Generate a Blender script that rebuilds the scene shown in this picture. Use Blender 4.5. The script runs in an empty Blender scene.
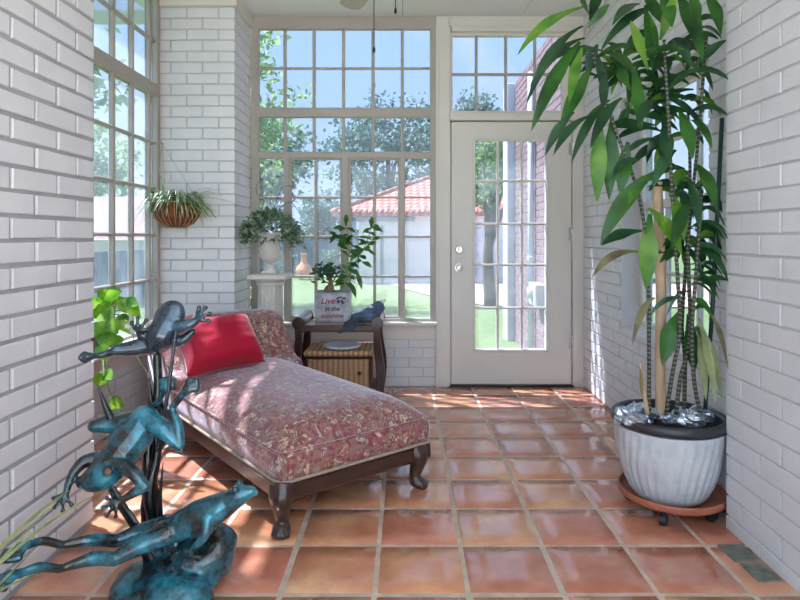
import bpy, math, random
from math import sin, cos, pi, sqrt
from mathutils import Vector, Matrix, noise
random.seed(11)
C = bpy.context.scene.collection
SC = bpy.context.scene
V = Vector
F = 598.0
def at(x, y, Y):
    """photo pixel at distance Y (metres into the room) -> world point"""
    return V(((x-405)/F*Y, Y, 1.15+(237-y)/F*Y))
def lerp(a, b, t): return a+(b-a)*t

# ------------------------------------------------------------------ mesh builder
class MB:
    def __init__(s): s.v = []; s.f = []; s.col = None
    def add(s, vs, fs):
        o = len(s.v); s.v += [V(p) for p in vs]; s.f += [tuple(o+i for i in f) for f in fs]
    def box(s, a, b, M=None):
        x0, y0, z0 = a; x1, y1, z1 = b
        vs = [V(p) for p in ((x0,y0,z0),(x1,y0,z0),(x1,y1,z0),(x0,y1,z0),(x0,y0,z1),(x1,y0,z1),(x1,y1,z1),(x0,y1,z1))]
        if M: vs = [M @ p for p in vs]
        s.add(vs, [(0,3,2,1),(4,5,6,7),(0,1,5,4),(1,2,6,5),(2,3,7,6),(3,0,4,7)])
    def bbox(s, a, b, c=.004, M=None):
        """box with chamfered edges"""
        lo = V((min(a[i], b[i]) for i in range(3))); hi = V((max(a[i], b[i]) for i in range(3)))
        c = min(c, *[(hi[i]-lo[i])*.45 for i in range(3)])
        vs = []; idx = {}
        for sx in (0, 1):
            for sy in (0, 1):
                for sz in (0, 1):
                    p = [hi[0] if sx else lo[0], hi[1] if sy else lo[1], hi[2] if sz else lo[2]]
                    sg = [-1 if sx else 1, -1 if sy else 1, -1 if sz else 1]
                    for ax in range(3):
                        q = V(p)
                        for k in range(3):
                            if k != ax: q[k] += sg[k]*c
                        idx[(sx, sy, sz, ax)] = len(vs); vs.append(M @ q if M else q)
        fs = []
        def key(bits, ax): return idx[(bits[0], bits[1], bits[2], ax)]
        for ax in range(3):
            u, w = (ax+1) % 3, (ax+2) % 3
            for sd in (0, 1):
                q = []
                for (bu, bw) in ((0,0),(1,0),(1,1),(0,1)):
                    bits = [0,0,0]; bits[ax] = sd; bits[u] = bu; bits[w] = bw; q.append(key(bits, ax))
                fs.append(tuple(q if sd else q[::-1]))
            for bu in (0, 1):
                for bw in (0, 1):
                    b0 = [0,0,0]; b0[u] = bu; b0[w] = bw; b1 = list(b0); b1[ax] = 1
                    q = (key(b0, u), key(b1, u), key(b1, w), key(b0, w))
                    fs.append(q if bu == bw else q[::-1])
        for sx in (0,1):
            for sy in (0,1):
                for sz in (0,1):
                    t = tuple(idx[(sx,sy,sz,a)] for a in range(3))
                    fs.append(t if (sx+sy+sz) % 2 else t[::-1])
        s.add(vs, fs)
    def tube(s, pts, r, n=8, caps=True, flat=None):
        """swept tube; r number or list; flat=(direction, factor) squashes the section"""
        pts = [V(p) for p in pts]; m = len(pts)
        rs = [r]*m if isinstance(r, (int, float)) else list(r)
        o = len(s.v); prev = None
        for i, p in enumerate(pts):
            t = (pts[min(i+1, m-1)]-pts[max(i-1, 0)])
            t = t.normalized() if t.length > 1e-9 else V((0,0,1))
            if prev is None:
                a = t.cross(V((0,0,1)) if abs(t.z) < .9 else V((0,1,0))).normalized()
            else:
                a = (prev-t*prev.dot(t)); a = a.normalized() if a.length > 1e-6 else t.orthogonal().normalized()
            prev = a; b = t.cross(a)
            for k in range(n):
                th = 2*pi*k/n; d = (a*cos(th)+b*sin(th))*rs[i]
                if flat: d = d-flat[0]*d.dot(flat[0])*(1-flat[1])
                s.v.append(p+d)
        for i in range(m-1):
            for k in range(n):
                k2 = (k+1) % n
                s.f.append((o+i*n+k, o+i*n+k2, o+(i+1)*n+k2, o+(i+1)*n+k))
        if caps:
            s.f.append(tuple(o+k for k in range(n))[::-1]); s.f.append(tuple(o+(m-1)*n+k for k in range(n)))
    def lathe(s, prof, c=(0,0,0), n=32, mod=None, a0=0, a1=2*pi):
        full = abs(a1-a0-2*pi) < 1e-6; cols = n if full else n+1
        o = len(s.v); c = V(c)
        for (r, z) in prof:
            for k in range(cols):
                th = a0+(a1-a0)*k/n
                rr = r+(mod(r, z, th) if mod else 0)
                s.v.append(c+V((rr*cos(th), rr*sin(th), z)))
        for i in range(len(prof)-1):
            for k in range(n):
                k2 = (k+1) % cols
                s.f.append((o+i*cols+k, o+i*cols+k2, o+(i+1)*cols+k2, o+(i+1)*cols+k))
    def ell(s, c, r, n=12, m=8, M=None):
        c = V(c); r = r if hasattr(r, '__len__') else (r, r, r); o = len(s.v)
        R = M or Matrix.Identity(3)
        for i in range(m+1):
            ph = pi*i/m
            if i in (0, m):
                s.v.append(c+R @ V((0,0,r[2]*cos(ph)))); continue
            for k in range(n):
                th = 2*pi*k/n
                s.v.append(c+R @ V((r[0]*sin(ph)*cos(th), r[1]*sin(ph)*sin(th), r[2]*cos(ph))))
        for k in range(n):
            s.f.append((o, o+1+k, o+1+(k+1) % n))
            e = o+1+(m-1)*n
            s.f.append((e, e-n+(k+1) % n, e-n+k))
        for i in range(m-2):
            for k in range(n):
                a = o+1+i*n; k2 = (k+1) % n
                s.f.append((a+k, a+n+k, a+n+k2, a+k2))
    def prism(s, outline, axis, t0, t1):
        """outline [(a,b)] in the plane normal to axis, extruded from t0 to t1"""
        def P(a, b, t): return {'x': (t,a,b), 'y': (a,t,b), 'z': (a,b,t)}[axis]
        n = len(outline); vs = [P(a,b,t0) for a,b in outline]+[P(a,b,t1) for a,b in outline]
        fs = [tuple(range(n)), tuple(range(n, 2*n))[::-1]]
        fs += [(i, n+i, n+(i+1) % n, (i+1) % n) for i in range(n)]
        s.add(vs, fs)
    def leaf(s, p0, p1, w, hint, lift=0.0, n=9, fold=.18, prof=None, wave=0.0, cup=None):
        p0 = V(p0); p1 = V(p1); L = (p1-p0).length
        cp = (p0+p1)/2+V((0,0,lift))
        if cup is not None: cp += V(cup)
        o = len(s.v)
        for i in range(n+1):
            t = i/n
            p = p0*(1-t)**2+cp*2*t*(1-t)+p1*t*t
            tg = ((cp-p0)*(1-t)+(p1-cp)*t).normalized()
            h = V(hint); sd = tg.cross(h)
            sd = sd.normalized() if sd.length > 1e-5 else tg.orthogonal().normalized()
            nm = sd.cross(tg)
            q = prof(t) if prof else (.16+.84*sin(pi*min(1, t/.8)*.5)**1.3)*(min(1, (1-t)/.55))**.8
            hw = w*.5*min(q, 1.0)
            wv = wave*sin(t*9+w*100)*hw
            s.v += [p-sd*hw+nm*(fold*hw+wv), p, p+sd*hw+nm*(fold*hw-wv)]
        for i in range(n):
            a = o+i*3
            s.f += [(a, a+1, a+4, a+3), (a+1, a+2, a+5, a+4)]
    def build(s, name, mat, parent=None, smooth=False, loc=None, local=False, angle=None):
        me = bpy.data.meshes.new(name)
        off = V((0,0,0))
        if parent is not None and not local:
            r = parent
            while r.parent is not None: r = r.parent
            off = V(r.location)
        elif loc is not None: off = V(loc)
        me.from_pydata([tuple(p-off) for p in s.v], [], s.f)
        me.materials.append(mat)
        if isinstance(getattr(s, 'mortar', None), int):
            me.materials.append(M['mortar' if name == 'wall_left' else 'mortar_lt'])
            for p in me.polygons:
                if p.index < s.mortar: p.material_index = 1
        if smooth:
            for p in me.polygons: p.use_smooth = True
            if angle: 
                try: me.set_sharp_from_angle(angle=math.radians(angle))
                except Exception: pass
        o = bpy.data.objects.new(name, me); C.objects.link(o)
        if parent is not None: o.parent = parent
        elif loc is not None: o.location = loc
        return o

def tag(o, label=None, cat=None, group=None, kind=None):
    if label: o['label'] = label
    if cat: o['category'] = cat
    if group: o['group'] = group
    if kind: o['kind'] = kind
    return o
def thing(name, label, cat, loc, rotz=0, group=None, kind=None):
    o = bpy.data.objects.new(name, None); C.objects.link(o); o.empty_display_size = .05
    o.location = loc; o.rotation_euler = (0, 0, rotz)
    return tag(o, label, cat, group, kind)
def struct(o): o['kind'] = 'structure'; return o
def remesh(o, voxel, it=3):
    m = o.modifiers.new('Remesh', 'REMESH'); m.mode = 'VOXEL'; m.voxel_size = voxel; m.use_smooth_shade = True
    k = o.modifiers.new('Smooth', 'SMOOTH'); k.iterations = it; k.factor = .5
def bez(pts, n=20):
    """Catmull-Rom through the points"""
    pts = [V(p) for p in pts]; out = []
    P = [pts[0]*2-pts[1]]+pts+[pts[-1]*2-pts[-2]]
    seg = len(pts)-1; per = max(2, n//seg)
    for i in range(seg):
        a, b, c, d = P[i:i+4]
        for k in range(per):
            t = k/per
            out.append(.5*((2*b)+(c-a)*t+(2*a-5*b+4*c-d)*t*t+(3*b-a-3*c+d)*t**3))
    out.append(pts[-1]); return out
def rsamp(rs, n):
    out = []
    for i in range(n):
        t = i/(n-1)*(len(rs)-1); k = min(int(t), len(rs)-2); out.append(lerp(rs[k], rs[k+1], t-k))
    return out

# ------------------------------------------------------------------ materials
def new_mat(name):
    m = bpy.data.materials.new(name); m.use_nodes = True
    nt = m.node_tree; b = nt.nodes['Principled BSDF']; return m, nt, b
def N(nt, t, **k):
    n = nt.nodes.new(t)
    for a, v in k.items():
        if a in n.inputs: n.inputs[a].default_value = v
        else: setattr(n, a, v)
    return n
def rgb(r, g, b): # sRGB 0-255 -> linear
    f = lambda c: (c/255/12.92 if c/255 <= .04045 else ((c/255+.055)/1.055)**2.4)
    return (f(r), f(g), f(b), 1)
def simple(name, col, rough=.5, metal=0, var=.12, scale=8, bump=.0, bscale=60, spec=.5, sheen=0, coat=0, col2=None, aniso=None, sss=0):
    m, nt, b = new_mat(name); L = nt.links
    tc = N(nt, 'ShaderNodeTexCoord'); nz = N(nt, 'ShaderNodeTexNoise', Scale=scale, Detail=5.0, Roughness=.6)
    mp = N(nt, 'ShaderNodeMapping')
    if aniso: mp.inputs['Scale'].default_value = aniso
    L.new(tc.outputs['Object'], mp.inputs['Vector']); L.new(mp.outputs[0], nz.inputs['Vector'])
    cr = N(nt, 'ShaderNodeValToRGB')
    c2 = col2 or tuple([c*(1-var*2.2) for c in col[:3]]+[1])
    c1 = tuple([min(1, c*(1+var*.6)) for c in col[:3]]+[1]) if not col2 else col
    cr.color_ramp.elements[0].position = .32; cr.color_ramp.elements[1].position = .66
    cr.color_ramp.elements[0].color = c2; cr.color_ramp.elements[1].color = c1
    L.new(nz.outputs['Fac'], cr.inputs[0]); L.new(cr.outputs[0], b.inputs['Base Color'])
    b.inputs['Roughness'].default_value = rough; b.inputs['Metallic'].default_value = metal
    b.inputs['Specular IOR Level'].default_value = spec
    if sheen: b.inputs['Sheen Weight'].default_value = sheen; b.inputs['Sheen Roughness'].default_value = .4
    if coat: b.inputs['Coat Weight'].default_value = coat; b.inputs['Coat Roughness'].default_value = .15
    if bump:
        n2 = N(nt, 'ShaderNodeTexNoise', Scale=bscale, Detail=4.0); L.new(mp.outputs[0], n2.inputs['Vector'])
        bp = N(nt, 'ShaderNodeBump', Strength=bump, Distance=.01); L.new(n2.outputs['Fac'], bp.inputs['Height']); L.new(bp.outputs[0], b.inputs['Normal'])
    return m
def leafmat(name, c1, c2, scale=14, rough=.42, trans=.25, stripe=None):
    m, nt, b = new_mat(name); L = nt.links
    tc = N(nt, 'ShaderNodeTexCoord'); nz = N(nt, 'ShaderNodeTexNoise', Scale=scale, Detail=3.0)
    L.new(tc.outputs['Object'], nz.inputs['Vector'])
    cr = N(nt, 'ShaderNodeValToRGB'); cr.color_ramp.elements[0].position = .35; cr.color_ramp.elements[1].position = .68
    cr.color_ramp.elements[0].color = c1; cr.color_ramp.elements[1].color = c2
    L.new(nz.outputs['Fac'], cr.inputs[0]); L.new(cr.outputs[0], b.inputs['Base Color'])
    b.inputs['Roughness'].default_value = rough
    tr = N(nt, 'ShaderNodeBsdfTranslucent'); L.new(cr.outputs[0], tr.inputs['Color'])
    mx = N(nt, 'ShaderNodeMixShader'); mx.inputs[0].default_value = trans
    L.new(b.outputs[0], mx.inputs[1]); L.new(tr.outputs[0], mx.inputs[2])
    L.new(mx.outputs[0], nt.nodes['Material Output'].inputs['Surface'])
    return m

M = {}
M['brick'] = simple('painted_brick', rgb(217,217,219), .48, var=.03, scale=5, bump=.25, bscale=45)
M['mortar_lt'] = simple('shade_grey_mortar_pale', rgb(196,195,197), .8, var=.05, scale=9, bump=.2, bscale=60)  # slight grey in the colour for fainter joint shade on the other walls
M['mortar'] = simple('shade_grey_mortar', rgb(170,167,170), .8, var=.06, scale=9, bump=.3, bscale=60)  # left wall: joint shade put into the mortar colour as a deeper grey
M['white'] = simple('painted_wood', rgb(216,211,203), .42, var=.02, scale=3, bump=.05, bscale=30)
M['door'] = simple('door_paint', rgb(216,212,204), .38, var=.015, scale=3)
M['bar'] = simple('backlit_bar_paint', rgb(172,165,157), .45, var=.03, scale=6)  # darkened in the colour, so the bars look backlit against the panes
M['ceil'] = simple('ceiling_paint', rgb(226,225,226), .6, var=.015, scale=2)
M['chrome'] = simple('satin_nickel', rgb(190,188,184), .25, 1.0, var=.03)
M['darkmetal'] = simple('dark_metal', rgb(50,48,48), .4, .7, var=.1)
M['black'] = simple('black_plastic', rgb(24,24,26), .4, var=.1)
M['wood'] = simple('dark_walnut', rgb(66,42,34), .32, var=.25, scale=5, aniso=(1,1,8), coat=.4, bump=.08)
M['tablewood'] = simple('dark_mahogany', rgb(66,34,28), .28, var=.25, scale=6, aniso=(3,3,1), coat=.4)
M['topwood'] = simple('brown_tabletop', rgb(140,100,72), .35, var=.15, scale=5, aniso=(1,9,9), coat=.3)
M['gimp'] = simple('beige_braid', rgb(168,152,132), .8, var=.12, scale=60, bump=.4, bscale=200)
M['velvet'] = simple('red_velvet', rgb(172,16,48), .6, var=.12, scale=4, sheen=.35, spec=.2, bump=.1, bscale=30)
M['stone'] = simple('cream_plaster', rgb(214,210,200), .6, var=.08, scale=9, bump=.15, bscale=40)
M['pole'] = simple('bare_cane_wood', rgb(196,166,134), .55, var=.12, scale=9, aniso=(6,6,1), bump=.15)
M['greenpole'] = simple('green_stake', rgb(20,52,50), .4, var=.1)
M['terra'] = simple('terracotta_plastic', rgb(170,98,72), .45, var=.08, scale=6)
M['clay'] = simple('orange_clay', rgb(226,140,96), .8, var=.12)
M['soil'] = simple('potting_soil', rgb(50,36,28), .95, var=.3, scale=40, bump=.8, bscale=90)
M['potrim'] = simple('charcoal_glaze', rgb(52,50,56), .35, var=.15, scale=12)
M['foil'] = simple('crumpled_clear_wrap', rgb(190,198,208), .12, .75, var=.1, scale=20, bump=.5, bscale=40)
M['plate'] = simple('white_china', rgb(206,212,220), .15, var=.02, coat=.5)
M['galv'] = simple('galvanised_metal', rgb(156,160,170), .42, .45, var=.22, scale=12, bump=.06)
M['redink'] = simple('red_lettering', rgb(150,52,56), .6, var=.05)
M['dkink'] = simple('dark_lettering', rgb(74,60,70), .6, var=.05)
M['denim'] = simple('blue_denim', rgb(82,102,130), .75, var=.25, scale=14, bump=.2, bscale=120)
M['navy'] = simple('slate_cloth', rgb(56,62,74), .7, var=.2, scale=12, bump=.2, bscale=100)
M['paper'] = simple('white_cotton', rgb(226,228,232), .7, var=.04, scale=20, bump=.2)
M['slate'] = simple('grey_green_slate', rgb(122,124,112), .55, var=.3, scale=16, bump=.6, bscale=40)
M['coco'] = simple('coir_liner', rgb(126,64,36), .95, var=.35, scale=25, aniso=(1,1,.25), bump=.8, bscale=80)
M['wire'] = simple('pale_wire', rgb(186,158,120), .5, .2, var=.05)
M['thinwire'] = simple('hanging_wire', rgb(150,148,146), .5, .5, var=.05)
M['bark'] = simple('bark', rgb(96,78,64), .9, var=.25, scale=12, bump=.6, bscale=40)
M['bonsaibark'] = simple('bonsai_bark', rgb(128,104,78), .8, var=.2, scale=20, bump=.3)
M['lawn'] = simple('lawn_grass', rgb(98,116,62), .9, var=.14, scale=5, bump=.5, bscale=60)
M['drive'] = simple('concrete_drive', rgb(186,158,148), .85, var=.05, scale=2)
M['bounce_slab'] = simple('pale_bounce_slab', rgb(200,202,206), .8, var=.04, scale=3)  # surface of the added slab that bounces sun indoors
M['houseroof'] = simple('grey_pink_shingle', rgb(150,122,124), .85, var=.12, scale=6)
M['stucco'] = simple('white_stucco', rgb(238,234,238), .85, var=.03, scale=4, bump=.1)
M['garage'] = simple('garage_door_paint', rgb(196,200,216), .6, var=.03)
M['fence'] = simple('weathered_fence', rgb(92,108,136), .85, var=.15, scale=6)
M['porchpost'] = simple('grey_porch_paint', rgb(142,140,166), .7, var=.05)
M['outwhite'] = simple('outdoor_white_paint', rgb(206,214,236), .6, var=.03)
M['meter'] = simple('meter_box_paint', rgb(196,200,214), .5, var=.05)
M['pothos'] = leafmat('pothos_leaf', rgb(64,128,28), rgb(158,204,62), 12, .35, .4)
M['pothosdk'] = leafmat('pothos_stem', rgb(96,120,60), rgb(150,170,100), 12, .5, .1)
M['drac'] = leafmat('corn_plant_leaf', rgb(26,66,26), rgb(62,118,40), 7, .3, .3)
M['dracdk'] = leafmat('corn_plant_dark_leaf', rgb(22,54,34), rgb(44,90,48), 7, .28, .2)  # the darker green leaves
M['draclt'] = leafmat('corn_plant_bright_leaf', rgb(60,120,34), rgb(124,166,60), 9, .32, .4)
M['dracdry'] = leafmat('withered_leaf', rgb(92,78,58), rgb(132,132,84), 11, .6, .2)
M['dracpale'] = leafmat('fading_leaf', rgb(116,128,84), rgb(168,176,126), 9, .5, .3)
M['silver'] = leafmat('silvery_leaf', rgb(84,112,84), rgb(176,192,168), 30, .55, .25)
M['silverdk'] = leafmat('grey_green_leaf', rgb(44,76,52), rgb(92,120,88), 30, .55, .25)
M['spider'] = leafmat('spider_plant_leaf', rgb(120,156,104), rgb(216,222,186), 30, .45, .3)
M['spiderdk'] = leafmat('spider_plant_green_leaf', rgb(70,112,66), rgb(128,156,104), 24, .45, .3)
M['rubber'] = leafmat('glossy_small_leaf', rgb(34,84,34), rgb(86,140,60), 14, .3, .3)
M['bonsai'] = leafmat('bonsai_leaf', rgb(26,62,34), rgb(56,98,52), 14, .3, .2)
M['blade'] = leafmat('grass_blade', rgb(96,116,70), rgb(164,164,112), 10, .5, .2)
M['tree'] = leafmat('tree_leaf', rgb(58,100,52), rgb(150,184,116), 3, .6, .45)
M['tree2'] = leafmat('blue_green_tree_leaf', rgb(56,90,84), rgb(122,156,140), 2, .6, .4)
M['tree3'] = leafmat('light_tree_leaf', rgb(110,150,86), rgb(186,208,150), 3, .6, .5)
M['hedge'] = leafmat('hedge_leaf', rgb(52,84,72), rgb(96,128,104), 3, .6, .3)

def glassmat(name, tint, haze, hcol):
    m, nt, b = new_mat(name); L = nt.links; nt.nodes.remove(b)
    out = nt.nodes['Material Output']
    tr = N(nt, 'ShaderNodeBsdfTransparent'); tr.inputs['Color'].default_value = tint
    gl = N(nt, 'ShaderNodeBsdfGlossy'); gl.inputs['Roughness'].default_value = .03
    lw_ = N(nt, 'ShaderNodeLayerWeight'); pw = N(nt, 'ShaderNodeMath', operation='POWER'); pw.inputs[1].default_value = 5; L.new(lw_.outputs['Facing'], pw.inputs[0])
    lw_.inputs['Blend'].default_value = .5
    fr = N(nt, 'ShaderNodeMath', operation='MULTIPLY_ADD'); fr.inputs[1].default_value = .5; fr.inputs[2].default_value = .025; L.new(pw.outputs[0], fr.inputs[0])
    mx = N(nt, 'ShaderNodeMixShader'); L.new(fr.outputs[0], mx.inputs[0]); L.new(tr.outputs[0], mx.inputs[1]); L.new(gl.outputs[0], mx.inputs[2])
    tl = N(nt, 'ShaderNodeBsdfTranslucent'); tl.inputs['Color'].default_value = hcol
    tc = N(nt, 'ShaderNodeTexCoord'); nz = N(nt, 'ShaderNodeTexNoise', Scale=3.0, Detail=6.0, Roughness=.65); L.new(tc.outputs['Object'], nz.inputs['Vector'])
    mr = N(nt, 'ShaderNodeMapRange'); mr.inputs['From Min'].default_value = .3; mr.inputs['From Max'].default_value = .7
    mr.inputs['To Min'].default_value = haze*.4; mr.inputs['To Max'].default_value = haze*1.6
    L.new(nz.outputs['Fac'], mr.inputs['Value'])
    m2 = N(nt, 'ShaderNodeMixShader'); L.new(mr.outputs[0], m2.inputs[0]); L.new(mx.outputs[0], m2.inputs[1]); L.new(tl.outputs[0], m2.inputs[2])
    L.new(m2.outputs[0], out.inputs['Surface']); return m
M['glass'] = glassmat('dusty_glass', (.50,.535,.60,1), .045, (.74,.86,1,1))
M['glassclear'] = glassmat('clear_glass', (.9,.93,.97,1), .03, (.8,.88,1,1))

# floor tile: colour per tile from an attribute plus mottling
def tilemat():
    m, nt, b = new_mat('saltillo_tile'); L = nt.links
    at_ = N(nt, 'ShaderNodeAttribute'); at_.attribute_name = 'tint'; at_.attribute_type = 'GEOMETRY'
    tc = N(nt, 'ShaderNodeTexCoord')
    n1 = N(nt, 'ShaderNodeTexNoise', Scale=5.0, Detail=6.0, Roughness=.6); L.new(tc.outputs['Object'], n1.inputs['Vector'])
    n2 = N(nt, 'ShaderNodeTexNoise', Scale=26.0, Detail=4.0); L.new(tc.outputs['Object'], n2.inputs['Vector'])
    cr = N(nt, 'ShaderNodeValToRGB'); e = cr.color_ramp.elements
    e[0].position = .3; e[0].color = rgb(182,112,86); e[1].position = .75; e[1].color = rgb(220,172,138)
    k = e.new(.5); k.color = rgb(200,134,106)
    L.new(n1.outputs['Fac'], cr.inputs[0])
    mx = N(nt, 'ShaderNodeMix', data_type='RGBA', blend_type='MULTIPLY'); mx.inputs[0].default_value = 1
    L.new(cr.outputs[0], mx.inputs[6]); L.new(at_.outputs['Color'], mx.inputs[7])
    L.new(mx.outputs[2], b.inputs['Base Color'])
    mr = N(nt, 'ShaderNodeMapRange'); mr.inputs['From Min'].default_value = .35; mr.inputs['From Max'].default_value = .65
    mr.inputs['To Min'].default_value = .15; mr.inputs['To Max'].default_value = .27
    L.new(n1.outputs['Fac'], mr.inputs['Value']); L.new(mr.outputs[0], b.inputs['Roughness'])
    b.inputs['Specular IOR Level'].default_value = .55
    b.inputs['Coat Weight'].default_value = .9; b.inputs['Coat Roughness'].default_value = .13
    bp = N(nt, 'ShaderNodeBump', Strength=.12, Distance=.006); L.new(n2.outputs['Fac'], bp.inputs['Height'])
    b2 = N(nt, 'ShaderNodeBump', Strength=.10, Distance=.02); L.new(n1.outputs['Fac'], b2.inputs['Height']); L.new(bp.outputs[0], b2.inputs['Normal'])
    L.new(b2.outputs[0], b.inputs['Normal']); L.new(b2.outputs[0], b.inputs['Coat Normal'])
    return m
M['tile'] = tilemat()
M['grout'] = simple('sandy_grout', rgb(206,182,160), .8, var=.12, scale=14, bump=.3)

def fabricmat():
    m, nt, b = new_mat('floral_tapestry'); L = nt.links
    tc = N(nt, 'ShaderNodeTexCoord')
    wn = N(nt, 'ShaderNodeTexNoise', Scale=11.0, Detail=2.0); L.new(tc.outputs['Object'], wn.inputs['Vector'])
    vm = N(nt, 'ShaderNodeMix', data_type='RGBA', blend_type='LINEAR_LIGHT'); vm.inputs[0].default_value = .045
    L.new(tc.outputs['Object'], vm.inputs[6]); L.new(wn.outputs['Color'], vm.inputs[7])
    # flower blobs
    vo = N(nt, 'ShaderNodeTexVoronoi', Scale=27.0); L.new(vm.outputs[2], vo.inputs['Vector'])
    v2 = N(nt, 'ShaderNodeTexVoronoi', Scale=66.0); L.new(vm.outputs[2], v2.inputs['Vector'])
    n3 = N(nt, 'ShaderNodeTexNoise', Scale=36.0, Detail=3.0, Roughness=.65); L.new(vm.outputs[2], n3.inputs['Vector'])
    base = N(nt, 'ShaderNodeValToRGB'); base.color_ramp.interpolation = 'LINEAR'
    e = base.color_ramp.elements; e[0].position = .42; e[0].color = rgb(124,58,62); e[1].position = .60; e[1].color = rgb(158,106,104)
    L.new(n3.outputs['Fac'], base.inputs[0])
    flc = N(nt, 'ShaderNodeValToRGB'); flc.color_ramp.interpolation = 'CONSTANT'
    e = flc.color_ramp.elements; e[0].position = 0; e[0].color = rgb(200,176,148); e[1].position = .35; e[1].color = rgb(150,144,128)
    k = e.new(.6); k.color = rgb(186,142,116); k = e.new(.8); k.color = rgb(172,168,160)
    sp = N(nt, 'ShaderNodeSeparateColor'); L.new(vo.outputs['Color'], sp.inputs[0]); L.new(sp.outputs[0], flc.inputs[0])
    ms = N(nt, 'ShaderNodeMath', operation='LESS_THAN'); ms.inputs[1].default_value = .46; L.new(vo.outputs['Distance'], ms.inputs[0])
    ms2 = N(nt, 'ShaderNodeMath', operation='LESS_THAN'); ms2.inputs[1].default_value = .50; L.new(v2.outputs['Distance'], ms2.inputs[0])
    mm = N(nt, 'ShaderNodeMath', operation='MULTIPLY'); L.new(ms.outputs[0], mm.inputs[0]); L.new(ms2.outputs[0], mm.inputs[1])
    # fine vines
    n4 = N(nt, 'ShaderNodeTexNoise', Scale=16.0, Detail=1.0); L.new(vm.outputs[2], n4.inputs['Vector'])
    vd = N(nt, 'ShaderNodeMath', operation='SUBTRACT'); vd.inputs[1].default_value = .5; L.new(n4.outputs['Fac'], vd.inputs[0])
    va = N(nt, 'ShaderNodeMath', operation='ABSOLUTE'); L.new(vd.outputs[0], va.inputs[0])
    vl = N(nt, 'ShaderNodeMath', operation='LESS_THAN'); vl.inputs[1].default_value = .018; L.new(va.outputs[0], vl.inputs[0])
    mxv = N(nt, 'ShaderNodeMix', data_type='RGBA'); L.new(vl.outputs[0], mxv.inputs[0]); L.new(base.outputs[0], mxv.inputs[6]); mxv.inputs[7].default_value = rgb(132,118,96)
    mx = N(nt, 'ShaderNodeMix', data_type='RGBA'); L.new(mm.outputs[0], mx.inputs[0]); L.new(mxv.outputs[2], mx.inputs[6]); L.new(flc.outputs[0], mx.inputs[7])
    L.new(mx.outputs[2], b.inputs['Base Color'])
    b.inputs['Roughness'].default_value = .5; b.inputs['Sheen Weight'].default_value = 1.0; b.inputs['Sheen Roughness'].default_value = .35
    b.inputs['Sheen Tint'].default_value = (.92,.9,1,1); b.inputs['Specular IOR Level'].default_value = .55
    wv = N(nt, 'ShaderNodeTexNoise', Scale=260.0, Detail=1.0); L.new(tc.outputs['Object'], wv.inputs['Vector'])
    bp = N(nt, 'ShaderNodeBump', Strength=.15, Distance=.003); L.new(wv.outputs['Fac'], bp.inputs['Height']); L.new(bp.outputs[0], b.inputs['Normal'])
    return m
M['fabric'] = fabricmat()

def patinamat(name, blue, dark, lo, hi, metal=.35):
    m, nt, b = new_mat(name); L = nt.links
    tc = N(nt, 'ShaderNodeTexCoord'); nz = N(nt, 'ShaderNodeTexNoise', Scale=10.0, Detail=6.0, Roughness=.65); L.new(tc.outputs['Object'], nz.inputs['Vector'])
    cr = N(nt, 'ShaderNodeValToRGB'); e = cr.color_ramp.elements
    e[0].position = lo; e[0].color = dark; e[1].position = hi; e[1].color = blue
    k = e.new((lo+hi)/2); k.color = tuple([blue[i]*.35+dark[i]*.4 for i in range(3)]+[1])
    k = e.new(min(.98, hi+.1)); k.color = tuple([min(1, blue[i]*1.5+.03) for i in range(3)]+[1])
    L.new(nz.outputs['Fac'], cr.inputs[0]); L.new(cr.outputs[0], b.inputs['Base Color'])
    b.inputs['Metallic'].default_value = metal; b.inputs['Roughness'].default_value = .24
    b.inputs['Coat Weight'].default_value = .7; b.inputs['Coat Roughness'].default_value = .12
    n2 = N(nt, 'ShaderNodeTexNoise', Scale=45.0, Detail=3.0); L.new(tc.outputs['Object'], n2.inputs['Vector'])
    bp = N(nt, 'ShaderNodeBump', Strength=.2, Distance=.006); L.new(n2.outputs['Fac'], bp.inputs['Height']); L.new(bp.outputs[0], b.inputs['Normal'])
    return m
M['patina'] = patinamat('blue_patina_bronze', rgb(40,120,138), rgb(40,37,30), .40, .58)
M['patinadk'] = patinamat('dark_patina_bronze', rgb(58,82,98), rgb(40,46,52), .36, .62)
M['reed'] = patinamat('black_bronze', rgb(36,62,74), rgb(16,18,20), .45, .75, .6)

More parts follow.
